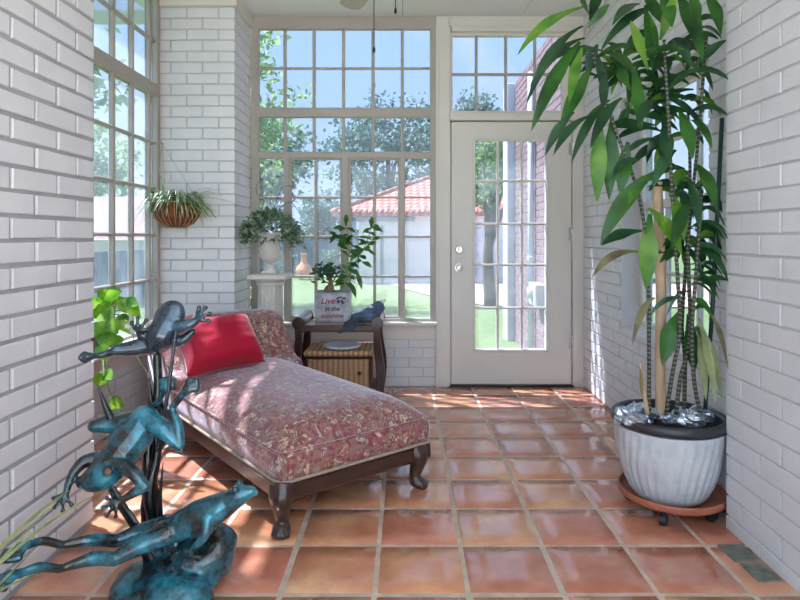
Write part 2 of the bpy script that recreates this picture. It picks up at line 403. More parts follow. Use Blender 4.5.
def stripemat(name, c1, c2, freq):
    m, nt, b = new_mat(name); L = nt.links
    tc = N(nt, 'ShaderNodeTexCoord'); w = N(nt, 'ShaderNodeTexWave', Scale=freq, Distortion=1.5); w.bands_direction = 'Z'
    L.new(tc.outputs['Object'], w.inputs['Vector'])
    cr = N(nt, 'ShaderNodeValToRGB'); cr.color_ramp.elements[0].position = .7; cr.color_ramp.elements[1].position = .9
    cr.color_ramp.elements[0].color = c1; cr.color_ramp.elements[1].color = c2
    L.new(w.outputs['Fac'], cr.inputs[0]); L.new(cr.outputs[0], b.inputs['Base Color']); b.inputs['Roughness'].default_value = .6
    return m
M['cane'] = stripemat('ringed_cane', rgb(44,48,40), rgb(116,120,100), 17)
def wickermat():
    m, nt, b = new_mat('wicker_weave'); L = nt.links
    tc = N(nt, 'ShaderNodeTexCoord')
    w1 = N(nt, 'ShaderNodeTexWave', Scale=9.0, Distortion=1.6); w1.bands_direction = 'X'
    w2 = N(nt, 'ShaderNodeTexWave', Scale=26.0, Distortion=1.2); w2.bands_direction = 'Z'
    w3 = N(nt, 'ShaderNodeTexWave', Scale=26.0, Distortion=1.2); w3.bands_direction = 'Y'
    for w in (w1, w2, w3): L.new(tc.outputs['Object'], w.inputs['Vector'])
    mx = N(nt, 'ShaderNodeMath', operation='MAXIMUM'); L.new(w2.outputs['Fac'], mx.inputs[0]); L.new(w3.outputs['Fac'], mx.inputs[1])
    mu = N(nt, 'ShaderNodeMath', operation='MULTIPLY'); L.new(w1.outputs['Fac'], mu.inputs[0]); L.new(mx.outputs[0], mu.inputs[1])
    cr = N(nt, 'ShaderNodeValToRGB'); cr.color_ramp.elements[0].color = rgb(150,112,78); cr.color_ramp.elements[1].color = rgb(200,164,122); cr.color_ramp.elements[1].position = .6
    L.new(mu.outputs[0], cr.inputs[0]); L.new(cr.outputs[0], b.inputs['Base Color']); b.inputs['Roughness'].default_value = .6
    bp = N(nt, 'ShaderNodeBump', Strength=.6, Distance=.005); L.new(mu.outputs[0], bp.inputs['Height']); L.new(bp.outputs[0], b.inputs['Normal'])
    return m
M['wicker'] = wickermat()
def rooftile():
    m, nt, b = new_mat('clay_roof_tile'); L = nt.links
    tc = N(nt, 'ShaderNodeTexCoord')
    w1 = N(nt, 'ShaderNodeTexWave', Scale=1.05, Distortion=.3); w1.bands_direction = 'X'
    w2 = N(nt, 'ShaderNodeTexWave', Scale=.95, Distortion=.5); w2.bands_direction = 'Y'
    nz = N(nt, 'ShaderNodeTexNoise', Scale=3.0, Detail=4.0)
    for w in (w1, w2, nz): L.new(tc.outputs['Object'], w.inputs['Vector'])
    ad = N(nt, 'ShaderNodeMath', operation='MULTIPLY'); L.new(w1.outputs['Fac'], ad.inputs[0]); L.new(w2.outputs['Fac'], ad.inputs[1])
    a2 = N(nt, 'ShaderNodeMath', operation='ADD'); L.new(ad.outputs[0], a2.inputs[0]); L.new(nz.outputs['Fac'], a2.inputs[1])
    cr = N(nt, 'ShaderNodeValToRGB'); cr.color_ramp.elements[0].position = .35; cr.color_ramp.elements[0].color = rgb(140,66,52)
    cr.color_ramp.elements[1].position = 1.0; cr.color_ramp.elements[1].color = rgb(206,136,116)
    L.new(a2.outputs[0], cr.inputs[0]); L.new(cr.outputs[0], b.inputs['Base Color']); b.inputs['Roughness'].default_value = .8
    bp = N(nt, 'ShaderNodeBump', Strength=1.0, Distance=.08); L.new(ad.outputs[0], bp.inputs['Height']); L.new(bp.outputs[0], b.inputs['Normal'])
    return m
M['roof'] = rooftile()
M['redbrick'] = simple('red_house_brick', rgb(146,114,120), .85, var=.12, scale=9, bump=.3)

# ------------------------------------------------------------------ room shell
CEIL = 2.84; YF = 4.6; XR = 1.37; XP = 1.27; YP = 2.366; XL = -1.25; YL = 2.405
XW = -1.715; YE = 4.15; XC = -1.182; YB = -1.0; YCB = .25

def brick_wall(name, corner, u, nrm, Lu, z0, z1, bl, ch, zoff, uoff, holes=(), gap=.010, dep=.008, thick=.1, jit=.0012, extra=None, mat=None, cham=.002):
    """running-bond wall: bricks proud of a recessed mortar bed; corner + u*[0,Lu], facing nrm"""
    mb = MB(); c0 = V(corner); u = V(u); nrm = V(nrm); up = V((0,0,1))
    def P(a, z, d): return c0+u*a+up*(z-c0.z)+nrm*d
    flip = u.cross(up).dot(nrm) < 0
    def quad(ps):
        mb.add(ps if not flip else ps[::-1], [(0,1,2,3)])
    us = sorted(set([0, Lu]+[h for H in holes for h in H[:2]])); zs = sorted(set([z0, z1]+[h for H in holes for h in H[2:]]))
    for i in range(len(us)-1):
        for j in range(len(zs)-1):
            um = (us[i]+us[i+1])/2; zm = (zs[j]+zs[j+1])/2
            if any(H[0] < um < H[1] and H[2] < zm < H[3] for H in holes): continue
            e0 = (.02 if extra == 'core' else dep) if us[i] == 0 and extra else 0
            a, b2, c2, d2 = us[i]+e0, us[i+1], zs[j], zs[j+1]
            vs = [P(a,c2,-dep), P(b2,c2,-dep), P(b2,d2,-dep), P(a,d2,-dep), P(a,c2,-dep-thick), P(b2,c2,-dep-thick), P(b2,d2,-dep-thick), P(a,d2,-dep-thick)]
            mb.add(vs, [(0,1,2,3),(5,4,7,6),(0,4,5,1),(3,2,6,7),(0,3,7,4),(1,5,6,2)])
    mb.mortar = len(mb.f)
    zc = z0-((z0-zoff) % ch); row = int(math.floor((zc-zoff)/ch+.5))
    while zc < z1-.01:
        za, zb = max(z0, zc+gap/2), min(z1, zc+ch-gap/2)
        start = uoff-(bl/2 if row % 2 else 0)-2*bl
        k = start
        while k < Lu:
            a, b2 = max(0, k+gap/2), min(Lu, k+bl-gap/2); k += bl
            if b2-a < .015 or zb-za < .012: continue
            segs = [(a, b2, za, zb)]
            for H in holes:
                out = []
                for (p, q, r, t) in segs:
                    if q <= H[0] or p >= H[1] or t <= H[2] or r >= H[3]: out.append((p,q,r,t)); continue
                    if p < H[0]: out.append((p, H[0], r, t))
                    if q > H[1]: out.append((H[1], q, r, t))
                    if r < H[2] and p >= H[0]-.2: out.append((max(p,H[0]), min(q,H[1]), r, H[2]))
                    if t > H[3]: out.append((max(p,H[0]), min(q,H[1]), H[3], t))
                segs = out
            for (p, q, r, t) in segs:
                if q-p < .012 or t-r < .012: continue
                j1 = random.uniform(-jit, jit); cc = cham
                d = j1; tl = random.uniform(-jit, jit)*.7
                r2, t2 = r+random.uniform(-jit, jit), t+random.uniform(-jit, jit)
                back = -dep-.001
                vs = [P(p,r2,back),P(q,r2,back),P(q,t2,back),P(p,t2,back),
                      P(p,r2,d-cc),P(q,r2,d-cc+tl),P(q,t2,d-cc+tl),P(p,t2,d-cc),
                      P(p+cc,r2+cc,d),P(q-cc,r2+cc,d+tl),P(q-cc,t2-cc,d+tl),P(p+cc,t2-cc,d)]
                if extra is True and p == 0:      # a corner brick runs through to the return face
                    for q_ in (0, 3): vs[q_] = vs[q_]-nrm*.1
                fs = [(8,9,10,11)]
                for k2 in range(4):
                    k3 = (k2+1) % 4
                    fs += [(k2,k3,4+k3,4+k2),(4+k2,4+k3,8+k3,8+k2)]
                mb.add(vs, fs if not flip else [f[::-1] for f in fs])
        zc += ch; row += 1
    return mb

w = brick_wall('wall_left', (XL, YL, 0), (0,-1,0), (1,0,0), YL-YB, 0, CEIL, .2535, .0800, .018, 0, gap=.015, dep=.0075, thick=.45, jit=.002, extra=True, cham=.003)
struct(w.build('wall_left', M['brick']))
w = brick_wall('wall_right', (XP, YP, 0), (0,-1,0), (-1,0,0), YP-YB, 0, CEIL, .24, .0790, .055, .107, gap=.009, dep=.006, thick=.25, jit=.001, extra=True)
struct(w.build('wall_right', M['brick']))
WIN = (.79, 1.90, .57, 2.02)     # opening of the right window, measured from the front wall
w = brick_wall('wall_right_far', (XR, YF, 0), (0,-1,0), (-1,0,0), YF-YP, 0, CEIL, .222, .0765, 0, 0, holes=[WIN], gap=.010, dep=.007, thick=.2)
# the reveals of the opening in brick, the sloping sill in plaster
struct(w.build('wall_right_far', M['brick']))
w = brick_wall('wall_end', (XC, YE, 0), (-1,0,0), (0,-1,0), XC-XW, 0, 2.75, .222, .0762, 0, 0, gap=.010, dep=.008, thick=.1, extra=True)
w2 = brick_wall('x', (XC, YE, 0), (0,1,0), (1,0,0), YF-YE, 0, 2.75, .222, .0762, 0, .111, gap=.010, dep=.007, thick=.1, extra='core')
w3 = MB(); nv_ = len(w.v); w3.v = w.v+w2.v; sh = lambda fs_q: [tuple(nv_+i for i in f) for f in fs_q]
w3.f = w.f[:w.mortar]+sh(w2.f[:w2.mortar])+w.f[w.mortar:]+sh(w2.f[w2.mortar:]); w3.mortar = w.mortar+w2.mortar; w = w3
w.box((XW-.1, YE+.05, 0), (XC-.1, YF+.1, CEIL))
struct(w.build('wall_end', M['brick']))
w = brick_wall('wall_front', (XC, YF, 0), (1,0,0), (0,-1,0), .24-XC, 0, .365, .222, .0735, 0, .1, gap=.008, dep=.005, thick=.1)
struct(w.build('wall_front', M['brick']))
w = brick_wall('wall_bay', (XW, YE, 0), (0,-1,0), (1,0,0), YE-YL, 0, .37, .222, .0762, 0, .05, gap=.008, dep=.005, thick=.1)
struct(w.build('wall_bay', M['brick']))

# ceiling with board seams, beams round the bay
mb = MB(); ys = [YB+.0]
xs = [-1.9, -.95, -.02, .9, 1.6]
for i in range(4):
    for (y0, y1) in ((YCB, 1.44), (1.44, 2.66), (2.66, 3.88), (3.88, 4.72)):
        mb.bbox((xs[i]+.0015, y0+.0015, CEIL), (xs[i+1]-.0015, y1-.0015, CEIL+.02), .003)
mb.box((-1.95, YCB, CEIL+.012), (1.65, 4.75, CEIL+.12))
struct(mb.build('ceiling', M['ceil']))
mb = MB()
mb.bbox((XW, YE-.02, 2.75), (XC+.02, YE+.1, CEIL), .006)
mb.bbox((XC-.1, YE+.101, 2.752), (XC+.020, YF, CEIL), .006)
struct(mb.build('trim_1', M['white']))

# floor
mb = MB(); G = .305; tints = []
gx0 = .207-7*G; gy0 = 1.926-14*G
mb.box((-2.0, YB-.1, -.12), (1.7, 4.8, -.0035)); ngrout = len(mb.f)
fl = mb
mt = MB(); tint = []
for i in range(12):
    for j in range(24):
        x0 = gx0+i*G; y0 = gy0+j*G; x1 = x0+G; y1 = y0+G
        if x1 < -1.8 or x0 > 1.4 or y0 > 4.6 or y1 < YB: continue
        x1 = min(x1, XR+.03); y1 = min(y1, 4.75)
        g = .0075; jx = random.uniform(-.0025,.0025); jy = random.uniform(-.0025,.0025)
        a, b_, c, d = x0+g+jx, x1-g+jx, y0+g+jy, y1-g+jy
        if b_-a < .03 or d-c < .03: continue
        tx, ty = random.uniform(-.004,.004), random.uniform(-.004,.004)
        h0 = random.uniform(-.0005,.0005)
        K = 4; o = len(mt.v); cham = .006
        us = [0, .02, .3, .7, .98, 1]
        nn = len(us)
        for vv in us:
            for uu in us:
                x = lerp(a, b_, uu); y = lerp(c, d, vv)
                e = min(uu, 1-uu, vv, 1-vv)
                z = (-.005 if e == 0 else (-.0003 if e < .05 else .0))+h0*(e > 0)+(x-(a+b_)/2)*tx+(y-(c+d)/2)*ty
                mt.v.append(V((x, y, min(z, .0015))))
        base = random.choice([(1,1,1),(1.0,.86,.82),(.88,.80,.80),(1.08,1.12,1.0),(1.0,.90,.94),(.96,.84,.84),(1.04,1.06,.9)])
        k = random.uniform(.88, 1.08); tc_ = tuple(q*k for q in base)
        for r_ in range(nn-1):
            for q_ in range(nn-1):
                mt.f.append((o+r_*nn+q_, o+r_*nn+q_+1, o+(r_+1)*nn+q_+1, o+(r_+1)*nn+q_))
        tint += [tc_]*(nn*nn)
base_n = len(fl.v); nb = len(fl.f)
fl.add(mt.v, mt.f)
floor = fl.build('floor', M['grout'])
floor.data.materials.append(M['tile'])
ca = floor.data.color_attributes.new('tint', 'FLOAT_COLOR', 'POINT')
for i, c in enumerate([(1,1,1)]*base_n+tint): ca.data[i].color = (*c, 1)
for i, p in enumerate(floor.data.polygons):
    p.material_index = 1 if i >= nb else 0
    p.use_smooth = i >= nb
struct(floor)
# two slabs of dark stone let into the floor at the foot of the right-hand wall
mb = MB()
for (y0, y1, x0) in ((2.115, 2.235, 1.165), (1.99, 2.105, 1.175)):
    mb.bbox((x0, y0, -.005), (1.262, y1, .004), .003)
struct(mb.build('trim_2', M['slate']))

# ---------- windows. Each is a frame, its bars and one sheet of glass
def px(x): return (x-405)/130.0
def pz(y): return 1.15+(237-y)/130.0
ZT = pz(28); ZS = .51
# front window
win = struct(thing('window_1', None, None, (0, YF, ZS)))
f = MB(); yf0, yf1 = YF-.02, YF+.035
JC = [0]
def jog():
    JC[0] = (JC[0]+1) % 23; return JC[0]*.0003
def fr(mb, x0, x1, y0, y1, d0=yf0, d1=yf1, c=.005):
    j = jog(); mb.bbox((px(x0), d0+j, pz(y1)), (px(x1), d1-j, pz(y0)), c)
fr(f, 251.5, 259, 17, 322); fr(f, 430, 437, 17, 322); fr(f, 252, 437, 17, 29.5); fr(f, 252, 437, 108, 117.5); fr(f, 252, 437, 152, 158.5)
fr(f, 284, 290, 155, 322); fr(f, 342, 349, 155, 320); fr(f, 400, 405, 155, 322); fr(f, 252, 437, 318, 323)
f.build('window_frame', M['bar'], win)
s_ = MB()
def mun(mb, x0, x1, y0, y1): fr(mb, x0, x1, y0, y1, YF-.004, YF+.024, .004)
for x in (284.8, 314, 343.5, 373, 402.3): mun(s_, x-1.6, x+1.6, 29, 109); mun(s_, x-1.5, x+1.5, 116, 153)
mun(s_, 258, 431, 67, 69.6)
for y in (197.3, 236.7, 276.6): mun(s_, 258, 285, y-1.2, y+1.2); mun(s_, 404, 431, y-1.2, y+1.2)
s_.build('muntin', M['bar'], win)
for (a, b_) in ((289, 342.5), (348.5, 400.5)):
    s_ = MB()
    fr(s_, a, a+2.5, 157, 319, YF-.010, YF+.028); fr(s_, b_-2.5, b_, 157, 319, YF-.010, YF+.028); fr(s_, a, b_, 157, 160, YF-.010, YF+.028); fr(s_, a, b_, 316, 319, YF-.010, YF+.028)
    mid = (a+b_)/2; mun(s_, mid-1.5, mid+1.5, 158, 318)
    for y in (197.3, 236.7, 276.6): mun(s_, a+1, b_-1, y-1.2, y+1.2)
    sash = s_.build('casement', M['bar'], win)
    h = MB(); hx = px(b_-1.5 if a < 300 else a+1.5)
    h.bbox((hx-.008, YF-.03, .98), (hx+.008, YF-.012, 1.03), .003); h.tube([(hx, YF-.028, 1.02), (hx, YF-.045, 1.0), (hx, YF-.045, .95)], .005, 6)
    h.build('latch', M['chrome'], sash)
g = MB(); g.box((px(253), YF+.012, pz(321)), (px(436), YF+.016, pz(20))); g.build('pane', M['glass'], win)
# plain board and sill under the window
mb = MB(); mb.bbox((XC, YF-.012, .36), (.25, YF+.06, .475), .004); mb.bbox((XC, YF-.055, .472), (.25, YF+.05, .502), .006)
struct(mb.build('trim_3', M['white']))

# casing round the door and the transom above it
mb = MB(); d0, d1 = YF-.03, YF+.08
mb.bbox((px(436), d0, 0), (px(450.3), d1, CEIL), .006)
mb.bbox((px(571.8), d0, 0), (XR-.001, d1, CEIL), .006)
mb.bbox((px(448), d0, pz(121)), (px(573), d1, pz(113)), .005)
mb.bbox((px(448), d0, pz(28)), (px(574), d1, CEIL), .005)
mb.bbox((px(451), d0-.012, pz(33)), (px(574), YF, pz(28)), .004)
mb.bbox((px(436)-.004, d0-.008, 0), (px(439), YF, CEIL-.05), .004)
mb.bbox((px(449), YF+.036, 0), (px(454), YF+.07, pz(120)), .003); mb.bbox((px(568), YF+.036, 0), (px(573), YF+.07, pz(120)), .003); mb.bbox((px(449), YF+.036, pz(125)), (px(573), YF+.07, pz(119)), .003)
struct(mb.build('trim_4', M['white']))
mb = MB(); mb.bbox((px(448), YF-.03, -.004), (px(574), YF+.12, .016), .004)
struct(mb.build('trim_5', M['darkmetal']))
win = struct(thing('window_3', None, None, (0, YF, pz(114))))
f = MB()
for (a, b_, c_, e_) in ((450, 452.5, 28, 114), (562, 572.5, 28, 114), (450, 572, 32, 36), (450, 572, 111, 114)): fr(f, a, b_, c_, e_, YF-.012, YF+.05)
f.build('window_frame', M['white'], win)
f = MB()
for x in (476.3, 505.8, 535): mun(f, x-1.4, x+1.4, 35, 112)
mun(f, 451, 563, 73, 75.6); f.build('muntin', M['bar'], win)
g = MB(); g.box((px(451), YF+.012, pz(113)), (px(565), YF+.016, pz(33))); g.build('pane', M['glass'], win)

# the door
door = struct(thing('door_1', None, None, (px(511), YF, .018)))
mb = MB(); dx0, dx1 = px(451.2), px(571); dy0, dy1 = YF-.012, YF+.032
gx0_, gx1_, gz0_, gz1_ = px(473), px(547.5), pz(351), pz(139)
mb.bbox((dx0, dy0, .02), (gx0_, dy1, pz(122)), .003); mb.bbox((gx1_, dy0, .02), (dx1, dy1, pz(122)), .003)
mb.box((gx0_-.004, dy0, .022), (gx1_+.004, dy1, gz0_)); mb.box((gx0_-.004, dy0, gz1_), (gx1_+.004, dy1, pz(122)-.002))
slab = mb.build('door_slab', M['door'], door)
mb = MB()
for (a, b_, c_, e_) in ((gx0_-.006, gx0_+.016, gz0_-.006, gz1_+.006), (gx1_-.016, gx1_+.006, gz0_-.006, gz1_+.006), (gx0_, gx1_, gz0_-.006, gz0_+.016), (gx0_, gx1_, gz1_-.016, gz1_+.006)):
    mb.bbox((a, dy0-.008, c_), (b_, dy1, e_), .005)
for x in (497.6, 521.6): mb.bbox((px(x-1.3), dy0+.004, gz0_), (px(x+1.3), dy1-.018, gz1_), .004)
for y in (181, 224, 265, 308): mb.bbox((gx0_, dy0+.0035, pz(y+1.2)), (gx1_, dy1-.0185, pz(y-1.2)), .004)
mb.build('glazing_bars', M['white'], door)
g = MB(); g.box((gx0_, YF+.010, gz0_), (gx1_, YF+.014, gz1_)); g.build('pane', M['glass'], door)
for (nm, y, r) in (('deadbolt', 249.5, .030), ('doorknob', 267.5, .031)):
    c = V((px(458.8), dy0, pz(y))); k = MB()
    prof = [(0.0,.012),(r*.8,.012),(r,.006),(r,0)] if nm == 'deadbolt' else [(0,.062),(r*.6,.06),(r*.86,.045),(r*.7,.03),(r*.34,.02),(r*.34,.008),(r,.007),(r,0)]
    t = MB(); t.lathe(prof, (0,0,0), 24)
    k.add([V((p.x, -p.z, p.y))+c for p in t.v], [q[::-1] for q in t.f])
    if nm == 'deadbolt': k.bbox(c+V((-.006,-.03,-.018)), c+V((.006,-.01,.018)), .003)
    k.build(nm, M['chrome'], door, smooth=True, angle=40)
for z in (.30, 1.12, 1.78):
    k = MB(); k.tube([(dx1+.004, dy0-.006, z), (dx1+.004, dy0-.006, z+.1)], .007, 10); k.bbox((dx1-.02, dy0-.003, z), (dx1+.012, dy0+.002, z+.1), .001)
    k.build('hinge', M['chrome'], door, smooth=True, angle=40)

# bay window on the left
win = struct(thing('window_2', None, None, (XW, 3.3, .52)))
f = MB(); X0, X1 = XW-.05, XW+.02
def lw(mb, y0, y1, z0, z1, a=X0, b_=X1, c=.005):
    j = jog(); mb.bbox((a+j, y0, z0), (b_-j, y1, z1), c)
lw(f, YE-.05, YE, .36, CEIL); lw(f, YL, YL+.05, .36, CEIL); lw(f, YL, YE, 2.115, 2.20); lw(f, YL, YE, .50, .54); lw(f, YL, YE, 2.79, CEIL)
f.build('window_frame', M['bar'], win)
f = MB()
y = 4.006
while y > YL+.1: lw(f, y-.013, y+.013, .53, 2.80, XW-.03, XW+.012, .006); y -= .2445
for z in (.86, 1.165, 1.482, 1.795, 2.49): lw(f, YL+.03, YE-.03, z-.011, z+.011, XW-.03, XW+.012, .006)
f.build('muntin', M['bar'], win)
g = MB(); g.box((XW-.018, YL+.02, .52), (XW-.014, YE-.02, 2.82)); g.build('pane', M['glass'], win)
mb = MB(); lw(mb, YL, YE, .36, .505, XW-.1, XW+.012); mb.bbox((XW-.06, YL, .498), (XW+.125, YE-.003, .524), .006)
struct(mb.build('trim_6', M['white']))

# window in the right wall
wy0, wy1 = YF-WIN[1], YF-WIN[0]; wz0, wz1 = WIN[2], WIN[3]
win = struct(thing('window_4', None, None, (XR+.13, (wy0+wy1)/2, wz0)))
f = MB(); X0, X1 = XR+.12, XR+.17
for (a, b_, c_, e_) in ((wy0, wy0+.05, wz0, wz1), (wy1-.05, wy1, wz0, wz1), (wy0, wy1, wz0, wz0+.05), (wy0, wy1, wz1-.05, wz1), (wy0, wy1, 1.32, 1.37)):
    j = jog(); f.bbox((X0+j, a, c_), (X1-j, b_, e_), .005)
f.build('window_frame', M['white'], win)
f = MB()
for k in (1, 2): y = lerp(wy0, wy1, k/3); f.bbox((X0+.01, y-.012, wz0), (X1-.01, y+.012, wz1), .005)
for z in (.94, 1.7): f.bbox((X0+.01, wy0, z-.011), (X1-.01, wy1, z+.011), .005)
f.build('muntin', M['white'], win)
g = MB(); g.box((X0+.024, wy0+.02, wz0+.02), (X0+.028, wy1-.02, wz1-.02)); g.build('pane', M['glass'], win)
f = MB(); f.prism([(XR+.001, wz0-.012), (XR+.001, wz0+.002), (X1, wz0+.03), (X1, wz0-.012)], 'y', wy0+.001, wy1-.001)
f.build('window_sill', M['white'], win)

# ------------------------------------------------------------------ ceiling fan
fan = thing('ceiling_fan', 'white ceiling fan whose blade tip and pull chains hang in at the top edge', 'ceiling fan', (-.1, 2.85, CEIL))
hx, hy = -.1, 2.85
mb = MB(); mb.lathe([(0,0),(.07,-.001),(.075,-.03),(.03,-.06),(.014,-.065),(.014,-.2),(.05,-.21),(.12,-.235),(.135,-.28),(.125,-.33),(.07,-.36),(.06,-.40),(.0,-.405)], (hx, hy, CEIL), 32)
mb.build('motor_housing', M['white'], fan, smooth=True, angle=40)
for k in range(5):
    a = math.atan2(.56, -.215)+k*2*pi/5; R = Matrix.Translation((hx, hy, 2.468)) @ Matrix.Rotation(a, 4, 'Z') @ Matrix.Rotation(.17, 4, 'X')
    mb = MB(); mb.prism([(.18,-.055),(.55,-.068),(.60,-.06),(.625,-.03),(.63,0),(.625,.03),(.60,.06),(.55,.068),(.18,.055)], 'z', -.004, .004)
    mb.v = [R @ p for p in mb.v]
    bl_ = mb.build('blade', M['bar'], fan)
    mb = MB(); mb.bbox((.10,-.02,-.010), (.24,.02,-.003), .002, R); mb.build('blade_bracket', M['chrome'], bl_)
for (cx_, top, bot) in ((at(374, 0, 2.80).x, 2.47, at(374, 50, 2.80).z), (at(395.5, 0, 2.80).x, 2.47, at(395, 11, 2.80).z)):
    mb = MB(); mb.tube([(cx_, 2.80, top), (cx_, 2.80, bot)], .0022, 6)
    ch = mb.build('pull_chain', M['darkmetal'], fan)
    mb = MB(); mb.lathe([(0,.028),(.005,.024),(.007,.01),(.0045,0),(0,-.001)], (cx_, 2.80, bot-.012), 10); mb.build('chain_fob', M['darkmetal'], ch, smooth=True)

# ------------------------------------------------------------------ chaise
A = V((-.475, 2.285, 0)); ang = math.atan2(.631, .775)    # local x = width (v), local y = length (u)
ch = thing('chaise_longue', 'chaise longue in maroon floral tapestry on a dark wooden frame with paw feet', 'chaise longue', A, ang)
W = .765; LN = 1.72
# wooden rail
mb = MB()
rail = [(0,.160),(.012,.150),(.022,.152),(.03,.17),(.012,.185),(.004,.205),(.03,.205)]
mb.bbox((-.006, -.006, .126), (W+.006, .035, .204), .012); mb.bbox((-.0055,.03,.1265), (.035, LN-.05, .2035), .012); mb.bbox((W-.035,.03,.1265), (W+.0055, LN-.05, .2035), .012); mb.bbox((0, LN-.085, .155), (W, LN-.05, .207), .008)
mb.box((.03,.03,.18), (W-.03, LN-.08, .206))
# swelling apron between the legs
n = 24; pts = []
frame = mb.build('frame', M['wood'], ch, smooth=True, local=True, angle=35)
for (lx, ly, dx, dy) in ((.022,.028,-1,-1), (W-.075,.035,1,-1), (.05,LN-.12,-1,1), (W-.05,LN-.12,1,1)):
    mb = MB(); s2 = 1/sqrt(2)
    def q(o, z): return V((lx+dx*o*s2*.75, ly+dy*o*s2, z))
    P_ = bez([q(0,.19), q(.025,.150), q(.02,.10), q(.008,.060), q(.018,.028)], 20)
    mb.tube(P_, rsamp([.052,.050,.034,.026,.032], len(P_)), 12)
    mb.ell(q(.024,.028), (.038,.038,.026), 12, 8)
    for k in range(4):
        th = math.atan2(dy, dx*.75)+(k-1.5)*.52
        c = q(.026, .018)+V((cos(th), sin(th), 0))*.034
        mb.ell(c, (.014,.014,.017), 8, 6)
    lg = mb.build('leg', M['wood'], ch, local=True); remesh(lg, .005, 2)
# seat: boxed upholstery with a domed top
def seat_h(u, v):
    a = abs(2*v/W-1); b_ = min(1, max(0, u)/.32)
    return .316+.108*(1-a**4.2)**.8*(1-(1-b_)**3.6)**.8
mb = MB(); nu, nv = 44, 24; o = 0
for i in range(nu+1):
    for j in range(nv+1):
        tu = i/nu; u = 1.42*tu**1.15; v = W*(.5-.5*cos(pi*j/nv))
        v_, u_ = v, u; cr_ = .03
        for c_ in (0, W):
            dx_ = cr_-abs(v-c_); dy_ = cr_-u
            if dx_ > 0 and dy_ > 0 and dx_*dx_+dy_*dy_ > cr_*cr_:
                k_ = cr_/sqrt(dx_*dx_+dy_*dy_); u_ = cr_-dy_*k_; v_ = (c_+cr_-dx_*k_) if c_ == 0 else (c_-cr_+dx_*k_)
        mb.v.append(V((v_, u_, seat_h(u, v)+.002*noise.noise(V((u*5, v*5, 0))))))
for i in range(nu):
    for j in range(nv): a = i*(nv+1)+j; mb.f.append((a, a+1, a+nv+2, a+nv+1))
# sides
def wallstrip(ptsfn, m):
    o = len(mb.v)
    for i in range(m+1):
        p, nrm = ptsfn(i/m)
        for k in range(5):
            t = k/4; bulge = .010*sin(pi*t)
            mb.v.append(V((p[0]+nrm[0]*bulge, p[1]+nrm[1]*bulge, lerp(.206, .316, t))))
    for i in range(m):
        for k in range(4): a = o+i*5+k; mb.f.append((a, a+5, a+6, a+1))
def around(t):
    L1 = 1.45; tot = 2*L1+W; d = t*tot; r = .03
    if d < L1-r: return (0, L1-d), (-1, 0)
    if d > L1+W+r: return (W, d-L1-W), (1, 0)
    if d < L1+r: f = (d-L1+r)/(2*r)*pi/2; return (r-r*cos(f), r-r*sin(f)), (-cos(f), -sin(f))
    if d > L1+W-r: f = (d-L1-W+r)/(2*r)*pi/2; return (W-r+r*sin(f), r-r*cos(f)), (sin(f), -cos(f))
    return (d-L1, 0), (0, -1)
wallstrip(around, 150)
seat = mb.build('seat', M['fabric'], ch, smooth=True, local=True, angle=60)
mb = MB()
mb.tube([(q_[0]+n_[0]*.003, q_[1]+n_[1]*.003, .317) for q_, n_ in [around(.06+.88*i/150) for i in range(151)]], .0055, 6)
mb.build('piping', M['fabric'], seat, local=True, smooth=True)
mb = MB()
mb.tube([(-.008,LN-.1,.208)]+[(q_[0]+n_[0]*.008, q_[1]+n_[1]*.008, .208) for q_, n_ in [around(i/150) for i in range(151)]]+[(W+.008,LN-.1,.208)], .007, 6)
mb.build('braid_trim', M['gimp'], seat, local=True, smooth=True)
# headrest: scrolled end
prof = [(1.17,.37),(1.26,.41),(1.33,.47),(1.41,.56),(1.48,.63),(1.56,.67),(1.64,.668),(1.70,.63),(1.725,.575),(1.72,.50),(1.705,.42),(1.70,.30),(1.70,.206),(1.4,.206),(1.17,.206)]
P2 = []
m_ = len(prof)
for i in range(m_):
    a, b_, c, d = [V(prof[(i+k-1) % m_]) for k in range(4)]
    for k in range(4):
        t = k/4
        if i >= 11: P2.append(b_.lerp(c, t))
        else: P2.append(.5*((2*b_)+(c-a)*t+(2*a-5*b_+4*c-d)*t*t+(3*b_-a-3*c+d)*t**3))
cu = V((1.48, .40))
mb = MB(); secs = [(-.004,.0),(-.006,.90),(.0,.955),(.014,.985),(.04,1.0),(.2,1.015),(.35,1.02),(.5,1.015),(W-.04,1.0),(W-.014,.985),(W,.955),(W+.006,.90),(W+.004,0)]
K = len(P2)
for (x, s2) in secs:
    for p in P2:
        q_ = cu+(p-cu)*s2; q_.y = max(q_.y, .206); mb.v.append(V((x, q_.x, q_.y)))
for i in range(len(secs)-1):
    for k in range(K): a = i*K+k; b_ = i*K+(k+1) % K; mb.f.append((a, a+K, b_+K, b_))
hd = mb.build('headrest', M['fabric'], ch, smooth=True, local=True, angle=60)
for x in (-.006, W+.006):
    mb = MB(); mb.tube([(x, cu.x+(p.x-cu.x)*.93, cu.y+(p.y-cu.y)*.93) for p in P2[6:46]], .005, 6)
    mb.build('piping', M['fabric'], hd, local=True, smooth=True)
for x in (.05, W-.05):
    mb = MB(); Pp = bez([(x,LN-.06,.16),(x,LN-.005,.30),(x,LN+.012,.45),(x,LN+.03,.57)], 12); mb.tube(Pp, rsamp([.022,.02,.018,.012], len(Pp)), 8)
    mb.build('back_post', M['wood'], ch, local=True, smooth=True)

